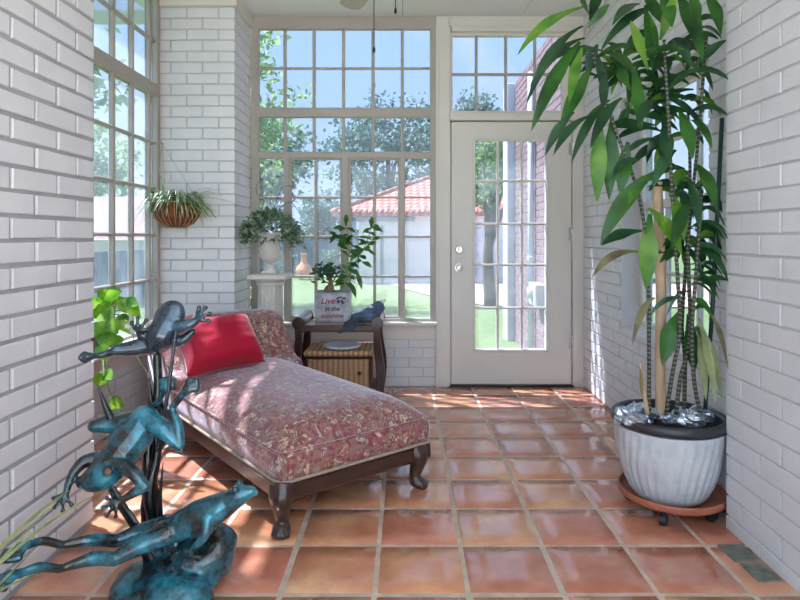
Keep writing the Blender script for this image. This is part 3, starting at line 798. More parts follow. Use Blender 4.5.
# red cushion leaning on the headrest
cm = Matrix.Rotation(ang, 4, 'Z')
loc = A+cm @ V((.205, 1.12, .556))
R = Matrix.Translation(loc) @ cm @ Matrix.Rotation(math.radians(-42), 4, 'X') @ Matrix.Rotation(math.radians(-4), 4, 'Y')
mb = MB(); n = 22; hw_, hh_ = .222, .158
for side in (-1, 1):
    o = len(mb.v)
    for i in range(n+1):
        for j in range(n+1):
            a, b_ = 2*i/n-1, 2*j/n-1
            pin = 1-.10*(abs(a)**.0)*(1-abs(b_)**2)*abs(a)**3-.0; pin2 = 1-.10*(1-abs(a)**2)*abs(b_)**3
            th = .135*(max(0, (1-a**4))*max(0, (1-b_**4)))**.5
            wr = .007*noise.noise(V((a*2.2, b_*5, 3*side)))*(1-abs(a)**6)*(1-abs(b_)**6)+.004*sin((a+b_*.7)*9)*abs(a*b_)*(1-abs(a)**8)*(1-abs(b_)**8)
            mb.v.append(R @ V((a*hw_*pin, side*(th+wr), b_*hh_*pin2)))
    for i in range(n):
        for j in range(n):
            a = o+i*(n+1)+j; q_ = (a, a+n+1, a+n+2, a+1); mb.f.append(q_ if side < 0 else q_[::-1])
tag(mb.build('throw_pillow', M['velvet'], smooth=True, loc=loc), 'plump red velvet throw pillow leaning on the head of the floral chaise', 'pillow')

# ------------------------------------------------------------------ side table
TY0, TY1 = 4.04, 4.46; tx0, tx1 = -.722, -.190; TZ = .556
tb = thing('side_table', 'dark wooden side table with lyre shaped legs and a wicker drawer box', 'side table', ((tx0+tx1)/2, (TY0+TY1)/2, 0))
def legshape(cx_, mir, zt):
    L_ = [(-.030,0),(-.046,.09),(-.056,.19),(-.050,.28),(-.032,.38),(-.022,.46),(-.024,zt-.05)]
    L_ += [(.044*cos(a), zt-.01+.044*sin(a)) for a in [math.radians(210-k*24) for k in range(11)]]
    L_ += [(.022,zt-.06),(.024,.46),(.022,.38),(.008,.28),(.004,.19),(.010,.09),(.018,0)]
    return [(cx_+mir*p[0], p[1]) for p in L_]
for (y, ) in ((TY0,), (TY1-.04,)):
    for (x, mir) in ((tx0, 1), (tx1, -1)):
        o_ = legshape(x, mir, TZ+.02); mb = MB(); mb.prism(o_[::-1] if mir > 0 else o_, 'y', y, y+.04)
        lg = mb.build('leg', M['tablewood'], tb)
        bv = lg.modifiers.new('Bevel', 'BEVEL'); bv.width = .004; bv.segments = 2; bv.limit_method = 'ANGLE'
for x in (tx0, tx1):
    mb = MB(); mb.tube([(x, TY0+.01, TZ+.014), (x, TY1-.01, TZ+.014)], .038, 20); mb.build('side_roll', M['tablewood'], tb, smooth=True, angle=40)
mb = MB(); mb.bbox((tx0+.02, TY0+.012, TZ-.028), (tx1-.02, TY1-.012, TZ-.006), .004)
top = mb.build('tabletop', M['topwood'], tb)
for (a, b_) in ((TY0+.004, TY0+.024), (TY1-.024, TY1-.004)):
    mb = MB(); mb.bbox((tx0+.02, a, TZ-.05), (tx1-.02, b_, TZ-.003), .005); mb.build('apron', M['tablewood'], top)
mb = MB(); mb.bbox((tx0+.03, TY0+.02, .335), (tx1-.03, TY1-.02, .372), .012); mb.bbox((tx0+.04, TY0+.05, .10), (tx1-.04, TY1-.03, .336), .006)
mb.build('wicker_box', M['wicker'], tb)
mb = MB()
for x in (tx0+.032, tx1-.052): mb.bbox((x, TY0+.03, .09), (x+.02, TY0+.055, .336), .004)
mb.bbox((tx0+.03, TY0+.03, .318), (tx1-.03, TY0+.055, .336), .003); mb.bbox((tx0, TY0+.03, .085), (tx1, TY1-.03, .105), .004)
mb.build('box_frame', M['tablewood'], tb)
mb = MB(); mb.bbox((tx0+.056, TY0+.03, .115), (tx1-.056, TY0+.06, .314), .006)
dr = mb.build('drawer', M['wicker'], tb)
mb = MB(); mb.ell((tx1-.12, TY0+.02, .225), (.014,.014,.014), 10, 8); mb.build('knob', M['tablewood'], dr, smooth=True)
mb = MB(); pc = (-.44, 4.17, .3725)
mb.lathe([(0,.004),(.075,.004),(.085,.008),(.11,.022),(.130,.03),(.134,.028),(.124,.014),(.085,0),(.0,0)], pc, 40)
tag(mb.build('plate', M['plate'], smooth=True, loc=pc), 'round white plate lying on the wicker box under the tabletop', 'plate')

# planter with lettering, bonsai and a taller leggy plant
pl = thing('planter_box', 'square galvanised planter with red lettering holding a small bonsai and a leafy sprig', 'planter', (-.515, 4.31, TZ-.006))
bx, by, bz = -.515, 4.31, TZ-.005
hw0, hw1, hh = .115, .122, .205
mb = MB()
def ring(h, z): return [(bx-h,by-h*.8,z),(bx+h,by-h*.8,z),(bx+h,by+h*.8,z),(bx-h,by+h*.8,z)]
vs = ring(hw0, bz)+ring(hw1, bz+hh)+ring(hw1-.006, bz+hh)+ring(hw1-.012, bz+hh-.03)
fs = [(3,2,1,0)]
for r_ in range(3):
    for k in range(4): fs.append((r_*4+k, r_*4+(k+1) % 4, r_*4+4+(k+1) % 4, r_*4+4+k))
fs.append((12,13,14,15)); mb.add(vs, fs); mb.tube([V(p) for p in ring(hw1, bz+hh)]+[V(ring(hw1, bz+hh)[0])], .005, 6)
pot = mb.build('pot', M['galv'], pl)
mb = MB(); mb.bbox((bx-.108, by-.085, bz+hh-.045), (bx+.108, by+.085, bz+hh-.018), .01); mb.build('soil', M['soil'], pl)
for (txt, z, sz, mt_, dx) in (('Live', .128, .062, 'redink', -.03), ('in the', .078, .046, 'dkink', 0), ('sunshine', .030, .046, 'redink', 0)):
    cv = bpy.data.curves.new('lettering', 'FONT'); cv.body = txt; cv.size = sz; cv.extrude = .0008; cv.align_x = 'CENTER'; cv.materials.append(M[mt_]); cv.shear = .25; cv.offset = .0012
    t = bpy.data.objects.new('lettering', cv); C.objects.link(t); bpy.context.view_layer.update()
    me = bpy.data.meshes.new_from_object(t.evaluated_get(bpy.context.evaluated_depsgraph_get())); bpy.data.objects.remove(t)
    t = bpy.data.objects.new('lettering', me); C.objects.link(t); t.parent = pot
    yy = by-lerp(hw0, hw1, z/hh)*.8-.0015
    t.location = V((bx+dx, yy, bz+z))-V(pl.location); t.rotation_euler = (math.radians(90-2), 0, 0)
mb = MB()
for k in range(16):
    a = random.uniform(0, 2*pi); r_ = random.uniform(0, .03)
    p = V((bx+.062+cos(a)*r_*1.3, by-hw1*.8+.0015, bz+.153+sin(a)*r_))
    mb.ell(p, (.010,.003,.007), 8, 5)
mb.build('painted_flowers', M['dkink'], pot)
# bonsai
mb = MB(); bb = V((bx-.02, by, bz+hh-.02))
tk = bez([bb+V((0,0,-.02)), bb+V((-.01,0,.03)), bb+V((.0,0,.07)), bb+V((-.004,0,.12))], 12)
mb.tube(tk, rsamp([.045,.042,.02,.012], len(tk)), 10)
for (dx, dz) in ((-.05,.17), (.045,.15), (-.02,.20), (-.08,.13)):
    mb.tube(bez([bb+V((-.002,0,.08)), bb+V((dx*.5,.01,dz*.7)), bb+V((dx,0,dz))], 8), [.008,.007,.006,.006,.005,.005,.004,.004,.003][:9], 6)
mb.build('bonsai_trunk', M['bonsaibark'], pl, smooth=True)
mb = MB()
for k in range(120):
    c = bb+V((random.gauss(-.025,.045), random.gauss(0,.035), .165+random.gauss(0,.028)))
    d = V((random.gauss(0,1), random.gauss(-.3,1), random.gauss(.3,.6))).normalized()
    mb.leaf(c, c+d*random.uniform(.035,.055), .022, (random.gauss(0,.5),-1,.6), 0, 4)
mb.build('bonsai_foliage', M['bonsai'], pl, smooth=True)
mb = MB(); ml = MB(); sb = V((bx+.03, by+.01, bz+hh-.03))
def pp(x, y, Y=4.28): return at(x, y, Y)
stems = [[sb, pp(345,283), pp(356,262), pp(366,244), pp(371,228)], [sb, pp(346,275), pp(349,250), pp(347,228)], [pp(356,262), pp(362,252), pp(372,240)], [pp(349,250), pp(343,240), pp(337,236)]]
for st in stems:
    P_ = bez(st, 12); mb.tube(P_, rsamp([.006,.003], len(P_)), 6)
    for p in P_[3:]:
        for s2 in (-1, 1):
            if random.random() < .75:
                q_ = p+V((s2*random.uniform(.04,.085), random.uniform(-.07,.04), random.uniform(-.06,.045)))
                ml.leaf(p, q_, random.uniform(.036,.05), (s2*.3,-1,.7), .012, 6)
for (a, b_) in (((346,226),(346,214)), ((372,228),(383,232)), ((371,228),(372,216)), ((350,282),(356,298)), ((356,270),(362,290)), ((362,262),(372,268)), ((340,236),(330,240)), ((345,228),(333,229))):
    ml.leaf(pp(*a), pp(b_[0], b_[1], 4.23), .05, (.2,-1,.5), .015, 6)
st = mb.build('sprig_stem', M['pothosdk'], pl, smooth=True); ml.build('sprig_leaves', M['rubber'], pl, smooth=True)

# rolled denim cloth with a slate flap, on the table edge
cl = thing('denim_cloth', 'rolled blue denim cloth with a slate grey flap hanging over the table edge', 'cloth', (-.30, 4.13, TZ-.006))
mb = MB(); P_ = bez([at(352,321,4.10)+V((0,0,.02)), at(364,317,4.15), at(374,311,4.2), at(381,305,4.24)], 16)
mb.tube(P_, rsamp([.03,.042,.05,.052,.04], len(P_)), 14); mb.ell(at(370,318,4.14), (.07,.06,.034), 14, 8)
d = mb.build('cloth_roll', M['denim'], cl); remesh(d, .006, 3)
mb = MB()
fl_ = [at(370,317,4.10), at(352,318,4.06), at(343,328,4.015), at(338,333,4.012)]
o = len(mb.v)
cols = [[at(372,318,4.12),at(362,318,4.07),at(357,323,4.03),at(356,331,4.018)],[at(362,314,4.12),at(354,318,4.07),at(350,325,4.028),at(348,332,4.015)],[at(352,318,4.12),at(345,322,4.07),at(342,328,4.028),at(338,333,4.015)]]
for layer in (0, 1):
    for cc in cols:
        for p in cc: mb.v.append(p+V((0, -.008*layer, -.004*layer)))
for layer in (0, 1):
    for i in range(2):
        for j in range(3):
            a = layer*12+i*4+j; q_ = (a, a+1, a+5, a+4); mb.f.append(q_ if layer else q_[::-1])
for i in range(2):
    for r_ in (0, 3): a = i*4+r_; mb.f.append((a, a+4, a+16, a+12))
for j in range(3):
    for i in (0, 2): a = i*4+j; mb.f.append((a, a+1, a+13, a+12))
d = mb.build('cloth_flap', M['navy'], cl, smooth=True); sb_ = d.modifiers.new('Sub', 'SUBSURF'); sb_.levels = 2; sb_.render_levels = 2
mb = MB()
for (p, r_) in ((at(381,303,4.23), .022), (at(377,306,4.2), .02), (at(384,300,4.25), .016), (at(370,307,4.18), .022), (at(363,311,4.17), .022), (at(356,315,4.16), .018)):
    for k in range(3): mb.ell(p+V((random.gauss(0,.01), random.gauss(0,.01), random.gauss(0,.008))), (r_, r_*.7, r_*.6), 8, 6, Matrix.Rotation(random.uniform(0,3), 3, 'Y'))
d = mb.build('crumpled_lining', M['paper'], cl); remesh(d, .005, 2)

# ------------------------------------------------------------------ pedestal, urn and its plant
pcx, pcy = -.975, 4.33
pd = thing('pedestal', 'cream fluted pedestal standing in the corner beside the tall window', 'pedestal', (pcx, pcy, 0))
def flute(r, z, th): return -.007*max(0, cos(16*th))**.6 if .17 < z < .80 else 0
zs_ = [.165,.172]+[lerp(.18,.79,i/6) for i in range(7)]+[.80,.806]
mb = MB(); mb.lathe([(.098-.010*(z/.8), z) for z in zs_], (pcx, pcy, 0), 96, flute); mb.build('shaft', M['stone'], pd, smooth=True)
mb = MB(); mb.bbox((pcx-.135, pcy-.135, 0), (pcx+.135, pcy+.135, .07), .008); mb.lathe([(.13,.07),(.132,.085),(.125,.10),(.108,.11),(.112,.13),(.108,.15),(.095,.168)], (pcx,pcy,0), 40); mb.build('base', M['stone'], pd, smooth=True, angle=40)
mb = MB(); mb.lathe([(.088,.80),(.10,.806),(.098,.82),(.11,.835),(.125,.85)], (pcx,pcy,0), 40); mb.bbox((pcx-.138, pcy-.138, .848), (pcx+.138, pcy+.138, .885), .008); mb.build('capital', M['stone'], pd, smooth=True, angle=40)
uz = .886
ur = thing('urn_planter', 'cream footed urn of silvery green foliage on the fluted pedestal', 'planter', (pcx, pcy, uz))
def gad(r, z, th): return .005*abs(cos(10*th)) if .09 < z < .20 else 0
mb = MB(); mb.bbox((pcx-.062,pcy-.062,uz), (pcx+.062,pcy+.062,uz+.018), .004)
mb.lathe([(.058,.018),(.055,.03),(.034,.045),(.026,.065),(.034,.08),(.06,.092),(.082,.115),(.092,.145),(.088,.175),(.078,.20),(.074,.225),(.084,.26),(.098,.28),(.104,.29),(.10,.295),(.088,.285),(.07,.25),(0,.24)], (pcx,pcy,uz), 60, gad); mb.v = [V((pcx+(p.x-pcx)*.86, pcy+(p.y-pcy)*.86, p.z)) for p in mb.v]
mb.build('urn', M['stone'], ur, smooth=True, angle=45)
ca_, cb_ = MB(), MB()
for k in range(780):
    th = random.uniform(0, 2*pi); ph = random.uniform(.05, 1.95); rr = random.uniform(.5, 1)**.5
    p = V((pcx, pcy-.02, uz+.31))+V((cos(th)*sin(ph)*.20, sin(th)*sin(ph)*.17, cos(ph)*.16-.03))*rr
    if p.x < XC+.03: p.x = XC+.03+random.uniform(0,.03)
    if p.y > YF-.08: p.y = YF-.08-random.uniform(0,.03)
    d = (p-V((pcx,pcy,uz+.24))).normalized()+V((random.gauss(0,.5), random.gauss(0,.5), random.gauss(-.25,.5)))
    q_ = p+d.normalized()*random.uniform(.03,.06)
    q_.y = min(q_.y, YF-.055); q_.x = max(q_.x, XC+.012)
    (ca_ if random.random() < .55 else cb_).leaf(p, q_, random.uniform(.016,.028), (random.gauss(0,.5),-1,.5), .006, 4)
for k in range(60):     # trailing sprays to both sides
    s2 = random.choice((-1, 1, 1)); st = V((pcx+s2*.12, pcy-.05, uz+.33))
    e_ = st+V((s2*random.uniform(.03,.15), random.uniform(-.08,.05), random.uniform(-.14,.03)))
    e_.x = max(e_.x, XC+.02)
    P_ = bez([st, (st+e_)/2+V((0,0,.03)), e_], 8)
    for p in P_: (ca_ if random.random() < .5 else cb_).leaf(p, p+V((random.gauss(0,.02) if s2 > 0 else abs(random.gauss(0,.015)), random.gauss(0,.02), random.gauss(-.01,.02))), .014, (0,-1,.5), .004, 3)
fo = ca_.build('silver_foliage', M['silver'], ur, smooth=True); cb_.build('green_foliage', M['silverdk'], ur, smooth=True)
mb = MB(); 
for (a, b_, c) in (((262,205),(256,188),(263,178)), ((270,205),(274,180),(283,176)), ((274,208),(282,188),(292,186)), ((264,205),(262,190),(270,182)), ((278,210),(290,202),(300,213)), ((262,207),(270,192),(280,200))):
    mb.tube(bez([at(*a, 4.27), at(*b_, 4.25), at(*c, 4.24)], 10), .0025, 5)
mb.build('twig', M['silverdk'], ur)

# ------------------------------------------------------------------ hanging half-round basket on the end wall
hb = thing('hanging_basket', 'half round coir lined wire basket of spider plant hung on the white brick wall', 'hanging basket', (at(178,0,YE).x, YE-.006, at(0,210,YE).z))
hx_, hy_, hz_ = at(178,0,YE).x, YE-.012, at(0,203,YE).z
mb = MB(); prof = [(.0,-.172),(.06,-.168),(.11,-.145),(.148,-.10),(.168,-.05),(.174,0),(.162,0),(.15,-.02),(.0,-.03)]
mb.lathe(prof, (hx_,hy_,hz_), 28, None, pi, 2*pi)
mb.add([V((hx_+r*s_2, hy_, hz_+z)) for s_2 in (-1,1) for r, z in prof[:6]], [(0,1,7,6),(1,2,8,7),(2,3,9,8),(3,4,10,9),(4,5,11,10)])
mb.build('coir_liner', M['coco'], hb, smooth=True)
mb = MB()
for k in range(13):
    th = pi+pi*k/12
    mb.tube([(hx_+(r+.004)*cos(th), hy_+(r+.004)*sin(th)-.002, hz_+z) for r, z in prof[:6]], .0024, 6)
for (r, z) in ((.18,0),(.066,-.172)):
    mb.tube([(hx_+r*cos(pi+pi*k/20), hy_+r*sin(pi+pi*k/20)-.002, hz_+z) for k in range(21)], .004, 6)
mb.build('wire_frame', M['wire'], hb, smooth=True)
mb = MB(); hk = at(163,144,YE); hk.y = YE-.012
mb.tube([hk, (hx_-.17, hy_-.01, hz_)], .0013, 5); mb.tube([hk, (hx_+.16, hy_-.03, hz_)], .0013, 5); mb.tube([hk, (hx_-.02, hy_-.15, hz_+.01)], .0013, 5)
mb.tube([hk+V((0,.012,0)), hk+V((0,-.015,0)), hk+V((0,-.02,.012))], .004, 6)
mb.build('hanging_wire', M['thinwire'], hb)
m1, m2 = MB(), MB()
for k in range(150):
    th = random.uniform(pi*1.02, 2*pi*.98); r0 = random.uniform(.02,.11)
    p0 = V((hx_+r0*cos(th), hy_+r0*sin(th)*.8-.01, hz_-.02))
    rr = random.uniform(.17,.30); e_ = V((hx_+rr*cos(th)*1.08, hy_+rr*sin(th), hz_+random.uniform(-.15,.04)))
    e_.y = min(e_.y, YE-.02)
    (m1 if random.random() < .6 else m2).leaf(p0, e_, random.uniform(.010,.016), (0,-.6,1), random.uniform(.10,.18), 9, prof=lambda t: min(1,.6+2*t)*(1-t)**.5)
for (tx, ty, l) in ((224,197,.10), (238,205,.08), (216,190,.09), (158,165,.06), (147,205,.12), (150,222,.10), (228,190,.06)):
    m1.leaf(V((hx_+(.05 if tx > 180 else -.06), hy_-.06, hz_)), at(tx,ty,YE-.12), .013, (0,-.6,1), l, 10, prof=lambda t: min(1,.6+2*t)*(1-t)**.5)
m1.build('striped_leaves', M['spider'], hb, smooth=True); m2.build('green_leaves', M['spiderdk'], hb, smooth=True)

# ------------------------------------------------------------------ pothos on the bay window sill
ps = thing('potted_pothos', 'bright green pothos in a brown pot on the bay window sill', 'potted plant', (-1.645, 3.20, .524))
qx, qy, qz = -1.645, 3.20, .525
mb = MB(); mb.lathe([(0,0),(.05,0),(.055,.01),(.066,.09),(.072,.10),(.068,.105),(.058,.095),(0,.09)], (qx,qy,qz), 28); mb.build('pot', M['bark'], ps, smooth=True, angle=40)
mb, ml = MB(), MB()
def heart(t): return [0.25,.85,1,.95,.8,.55,.0][min(6, int(t*6+.01))]
def hleaf(p, e, w, hint=(.35,-1,.35)): ml.leaf(p, e, w, hint, .01, 6, prof=lambda t: (sin(pi*min(1,(t*1.15+.08)))**.6 if t < .8 else (1-t)*2.2), fold=.15)
src = V((qx+.02, qy, qz+.10))
for (a, e, w, Y) in (((104,300),(118,296),.10,3.1),((112,305),(100,292),.10,3.15),((118,308),(128,300),.09,3.1),((122,300),(141,318),.085,3.05),((104,318),(98,304),.10,3.1),((108,330),(104,352),.10,3.0),((100,322),(97,340),.08,3.0),((120,315),(126,330),.07,3.1),((102,312),(112,322),.10,3.05),((116,335),(112,350),.09,3.05),((124,310),(132,306),.06,3.1),((98,300),(94,316),.09,3.15),((110,296),(122,291),.08,3.15),((102,385),(97,372),.07,2.9),((110,402),(124,408),.07,2.9),((104,374),(112,380),.07,2.9),((114,300),(108,290),.08,3.05),((126,302),(138,306),.07,3.0),((108,322),(118,334),.08,3.0),((100,345),(106,362),.07,2.95),((96,308),(90,296),.08,3.1),((120,322),(130,334),.06,3.0),((106,300),(98,290),.08,3.1)):
    pa, pe = at(*a, Y), at(*e, Y-.04)
    mb.tube(bez([src, (src+pa)/2+V((0,0,.05 if a[1] < 340 else .0)), pa], 8), .003, 5)
    hleaf(pa, pe, w)
mb.tube(bez([src, at(122,320,3.0), at(133,330,2.95), at(134,350,2.9), at(150,378,2.85)], 20), .0026, 5)
mb.tube(bez([src, at(108,352,3.0), at(106,380,2.92), at(116,404,2.9), at(122,410,2.9)], 20), .0026, 5)
mb.build('vine_stem', M['pothosdk'], ps); ml.build('foliage', M['pothos'], ps, smooth=True)
mb = MB(); c = at(128,326,2.97)
for k in range(5): mb.leaf(c, c+V((.018*cos(k*1.26),-.01,.018*sin(k*1.26))), .014, (0,-1,.2), 0, 4)
mb.build('white_flower', M['paper'], ps)

# ------------------------------------------------------------------ big potted corn plant on a wheeled saucer
PX, PY = 1.118, 2.54
dl = thing('plant_caddy', 'round terracotta coloured plant caddy on black casters under the big pot', 'plant caddy', (1.13, PY, 0))
mb = MB(); mb.lathe([(0,.058),(.185,.058),(.200,.066),(.208,.092),(.214,.092),(.217,.086),(.213,.066),(.20,.056),(0,.054)], (1.13,PY,0), 56); mb.build('tray', M['terra'], dl, smooth=True, angle=40)
for (x, y) in ((1.03,2.385),(.985,2.62),(1.135,2.71),(1.24,2.42),(1.29,2.60)):
    mb = MB(); d_ = V((x-1.13, y-PY, 0)).normalized().cross(V((0,0,1)))
    mb.tube([V((x,y,.023))-d_*.013, V((x,y,.023))+d_*.013], .023, 16); mb.bbox((x-.012,y-.012,.025), (x+.012,y+.012,.056), .004)
    mb.build('caster', M['black'], dl, smooth=True, angle=40)
pt = thing('potted_corn_plant', 'tall corn plant with long drooping leaves in a ribbed white glazed pot', 'potted plant', (PX, PY, .0585))
def rib(r, z, th): return .0042*(1-2*abs(sin(17*th+2.2*sin(z*11)+z*5))**.7) if .08 < z < .345 and r > .1 else 0
prof = [(0,.059),(.13,.059),(.142,.066)]+[(r, z) for r, z in ((.158,.09),(.176,.13),(.193,.18),(.205,.23),(.213,.28),(.218,.32),(.220,.345),(.222,.36))]
mb = MB(); mb.lathe(prof, (PX,PY,0), 200, rib); 
mb.lathe([(.222,.36),(.20,.36),(.19,.30)], (PX,PY,0), 60)
potm, nt, b = new_mat('white_crackle_glaze'); L = nt.links
tc = N(nt, 'ShaderNodeTexCoord'); nz = N(nt, 'ShaderNodeTexNoise', Scale=16.0, Detail=6.0, Roughness=.7); L.new(tc.outputs['Object'], nz.inputs['Vector'])
cr = N(nt, 'ShaderNodeValToRGB'); cr.color_ramp.elements[0].position = .30; cr.color_ramp.elements[0].color = rgb(178,184,194); cr.color_ramp.elements[1].position = .56; cr.color_ramp.elements[1].color = rgb(202,206,208)
L.new(nz.outputs['Fac'], cr.inputs[0]); L.new(cr.outputs[0], b.inputs['Base Color']); b.inputs['Roughness'].default_value = .3
pot = mb.build('pot', potm, pt, smooth=True, angle=60)
mb = MB(); mb.lathe([(.219,.366),(.229,.370),(.233,.382),(.231,.397),(.222,.404),(.210,.402),(.204,.385),(.203,.36)], (PX,PY,0), 64); mb.build('rim', M['potrim'], pot, smooth=True)
mb = MB(); mb.lathe([(0,.365),(.10,.37),(.2,.362)], (PX,PY,0), 40); mb.build('soil', M['soil'], pt, smooth=True)
mb = MB()
for (x, y, r_) in ((628,404,.05),(640,400,.055),(655,410,.03),(690,412,.05),(700,408,.045),(682,418,.035),(635,410,.04),(668,406,.03)):
    c = at(x, y+4, PY-.05+random.uniform(-.05,.05)); c.z = .40
    o = len(mb.v); r_ *= 1.15; mb.ell(c, (r_, r_*.8, r_*.75), 18, 12)
    for i in range(o, len(mb.v)):
        d_ = mb.v[i]-c; mb.v[i] = c+d_*(1+.45*noise.noise(mb.v[i]*42))
mb.build('plastic_wrap', M['foil'], pt)
# canes and stakes
mb = MB(); P_ = [at(661,418,PY-.02), at(660,360,PY-.02), at(661,300,PY-.01), at(660,250,PY), at(657,182,PY)]
mb.tube(bez(P_, 16), .021, 14); mb.build('bare_cane', M['pole'], pt, smooth=True, angle=50)
mb = MB(); mb.tube(bez([at(648,414,PY-.1), at(644,392,PY-.1), at(640,362,PY-.12)], 8), [.010,.010,.009,.009,.008,.007,.006,.004,.002], 8); mb.build('dry_stub', M['pole'], pt, smooth=True)
mb = MB(); mb.tube([at(705,412,2.50), at(713,300,2.46), at(722,118,2.42)], .0085, 10); mb.build('green_stake', M['greenpole'], pt, smooth=True)
canes = [[(649,415),(649,340),(648,280),(640,200),(612,120),(592,50)], [(666,415),(673,370),(680,330),(677,268),(672,190),(668,110),(664,40)],
         [(684,415),(685,360),(682,325),(686,260),(690,180),(688,110)], [(676,415),(680,380),(690,335),(688,250),(692,200),(700,120),(706,40)], [(700,412),(694,380),(692,330),(697,260),(702,190)]]
cY = [PY-.10, PY-.12, PY-.02, PY-.08, PY-.13, PY+.03]
for cn, y0 in zip(canes, cY):
    P_ = bez([at(x, y, y0) for x, y in cn], 30); mb = MB(); mb.tube(P_, rsamp([.0085,.008,.007,.006], len(P_)), 10); mb.build('cane', M['cane'], pt, smooth=True)
LV = {k: MB() for k in ('drac','dracdk','draclt','dracdry','dracpale')}
def dl_(a, e, w, m='drac', lift=.05, Y0=None, Y1=None, hint=None, wave=.1):
    Y0 = Y0 or PY-.08+random.uniform(-.06,.04); Y1 = Y1 or Y0-random.uniform(.02,.14)
    p, q_ = at(*a, Y0), at(*e, Y1)
    out = V((q_.x-p.x, q_.y-p.y, 0))
    h = V(hint) if hint else V((0,-1,.55))+out.normalized()*.25
    LV[m].leaf(p, q_, w*(1.0 if w < .09 else .84), h, lift, 12, fold=.22, wave=wave, cup=out*random.uniform(.04,.16))
leaves = [
 ((588,6),(517,56),.062,'draclt',.06),((583,26),(526,106),.06,'dracdk',.09),((585,38),(529,88),.055,'dracdk',.07),((580,42),(531,132),.085,'drac',.05),
 ((592,66),(560,128),.095,'drac',.0),((582,48),(569,104),.06,'draclt',.02),((574,112),(545,156),.055,'dracdk',.03),((590,116),(553,156),.05,'dracdk',.05),
 ((602,108),(571,164),.05,'dracdk',.06),((596,50),(540,70),.05,'dracdk',.06),((598,55),(604,96),.05,'dracdk',.0),((588,28),(610,4),.05,'drac',.02),
 ((664,6),(600,52),.06,'dracdk',.08),((640,4),(612,26),.055,'dracdk',.04),((662,-6),(672,28),.08,'drac',.02),((676,-8),(703,62),.125,'drac',.04),((706,-6),(721,36),.09,'drac',.05),
 ((694,66),(727,40),.055,'dracdk',.02),((604,52),(634,74),.075,'drac',.03),((632,60),(686,50),.06,'drac',.04),((684,74),(729,80),.06,'dracdk',.05),
 ((633,66),(641,132),.09,'drac',.02),((604,70),(603,112),.05,'dracdk',.0),((616,70),(640,84),.06,'dracdk',.03),((600,118),(597,203),.088,'draclt',.0),((612,116),(609,201),.085,'drac',.0),
 ((628,142),(620,194),.085,'drac',.0),((656,172),(600,246),.11,'drac',.06),((679,110),(693,160),.095,'drac',.03),((694,164),(716,211),.08,'drac',.06),((664,120),(668,164),.075,'dracdk',.0),
 ((664,98),(702,128),.06,'dracdk',.05),((690,112),(728,116),.055,'dracdk',.05),((642,231),(601,246),.062,'dracdk',.03),((640,252),(592,278),.045,'dracdry',.07),
 ((650,214),(646,290),.12,'draclt',.0),((648,208),(682,256),.11,'draclt',.03),((673,196),(684,240),.10,'draclt',.02),((680,312),(662,366),.125,'drac',.03),((688,314),(694,374),.085,'drac',.0),
 ((655,298),(632,345),.04,'dracdry',.08),((695,252),(729,283),.05,'dracdk',.08),((690,214),(726,228),.03,'dracdk',.10),((690,228),(729,240),.03,'dracdk',.09),((688,248),(728,262),.04,'dracdk',.07),
 ((702,284),(728,281),.05,'drac',.03),((699,318),(716,405),.05,'dracpale',.05),((703,330),(722,402),.045,'dracpale',.06),((698,325),(706,402),.05,'dracpale',.0),((708,310),(728,370),.03,'dracdry',.06),
 ((640,365),(642,398),.02,'dracdry',.0),((645,5),(652,70),.07,'drac',.02),((655,100),(637,128),.06,'dracdk',.04),((622,98),(590,150),.06,'dracdk',.05),((630,90),(617,60),.06,'drac',.0),
 ((648,70),(630,20),.06,'draclt',.02),((660,60),(650,14),.05,'drac',.0),((668,90),(700,70),.05,'dracdk',.04),((690,120),(712,150),.055,'drac',.05),((676,150),(652,190),.06,'dracdk',.04),
 ((688,180),(700,232),.06,'dracdk',.04),((690,200),(672,250),.07,'drac',.03),((640,160),(612,178),.05,'dracdk',.05),((644,176),(628,206),.05,'draclt',.03),((690,300),(712,318),.045,'drac',.05),
 ((610,100),(580,140),.05,'drac',.04),((672,40),(690,66),.07,'dracdk',.03),((655,30),(622,58),.06,'dracdk',.06),((668,30),(640,-14),.07,'drac',.0),((700,30),(690,-12),.07,'drac',.0),
 ((592,20),(575,-14),.06,'drac',.0),((590,20),(600,-16),.06,'dracdk',.0),((660,40),(676,-10),.07,'draclt',.0)]
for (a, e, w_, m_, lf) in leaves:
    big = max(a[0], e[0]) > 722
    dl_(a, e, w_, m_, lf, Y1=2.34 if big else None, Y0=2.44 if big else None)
for k in range(120):     # inner leaves that fill the heads
    cx_, cy_ = random.choice(((600,60),(640,70),(668,60),(690,100),(665,130),(700,40),(640,110),(690,190),(688,250)))
    a = (cx_+random.gauss(0,8), cy_+random.gauss(0,10)); th = random.uniform(0, 2*pi); l = random.uniform(28,58)
    e = (min(722, a[0]+cos(th)*l), a[1]+abs(sin(th))*l*.8-8)
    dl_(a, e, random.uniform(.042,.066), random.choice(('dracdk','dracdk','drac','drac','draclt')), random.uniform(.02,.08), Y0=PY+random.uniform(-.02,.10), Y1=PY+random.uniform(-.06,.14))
for k in range(20):
    y_ = random.uniform(185, 335); x_ = lerp(697, 687, (y_-185)/150)+random.gauss(0,2); sgn = 1 if random.random() < .72 else -1
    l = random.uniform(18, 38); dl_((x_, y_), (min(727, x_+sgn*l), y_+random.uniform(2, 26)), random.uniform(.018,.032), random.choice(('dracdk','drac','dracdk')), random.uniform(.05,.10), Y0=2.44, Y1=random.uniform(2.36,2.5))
nm = {'drac':'green_leaves','dracdk':'dark_leaves','draclt':'bright_leaves','dracdry':'withered_leaves','dracpale':'fading_leaves'}
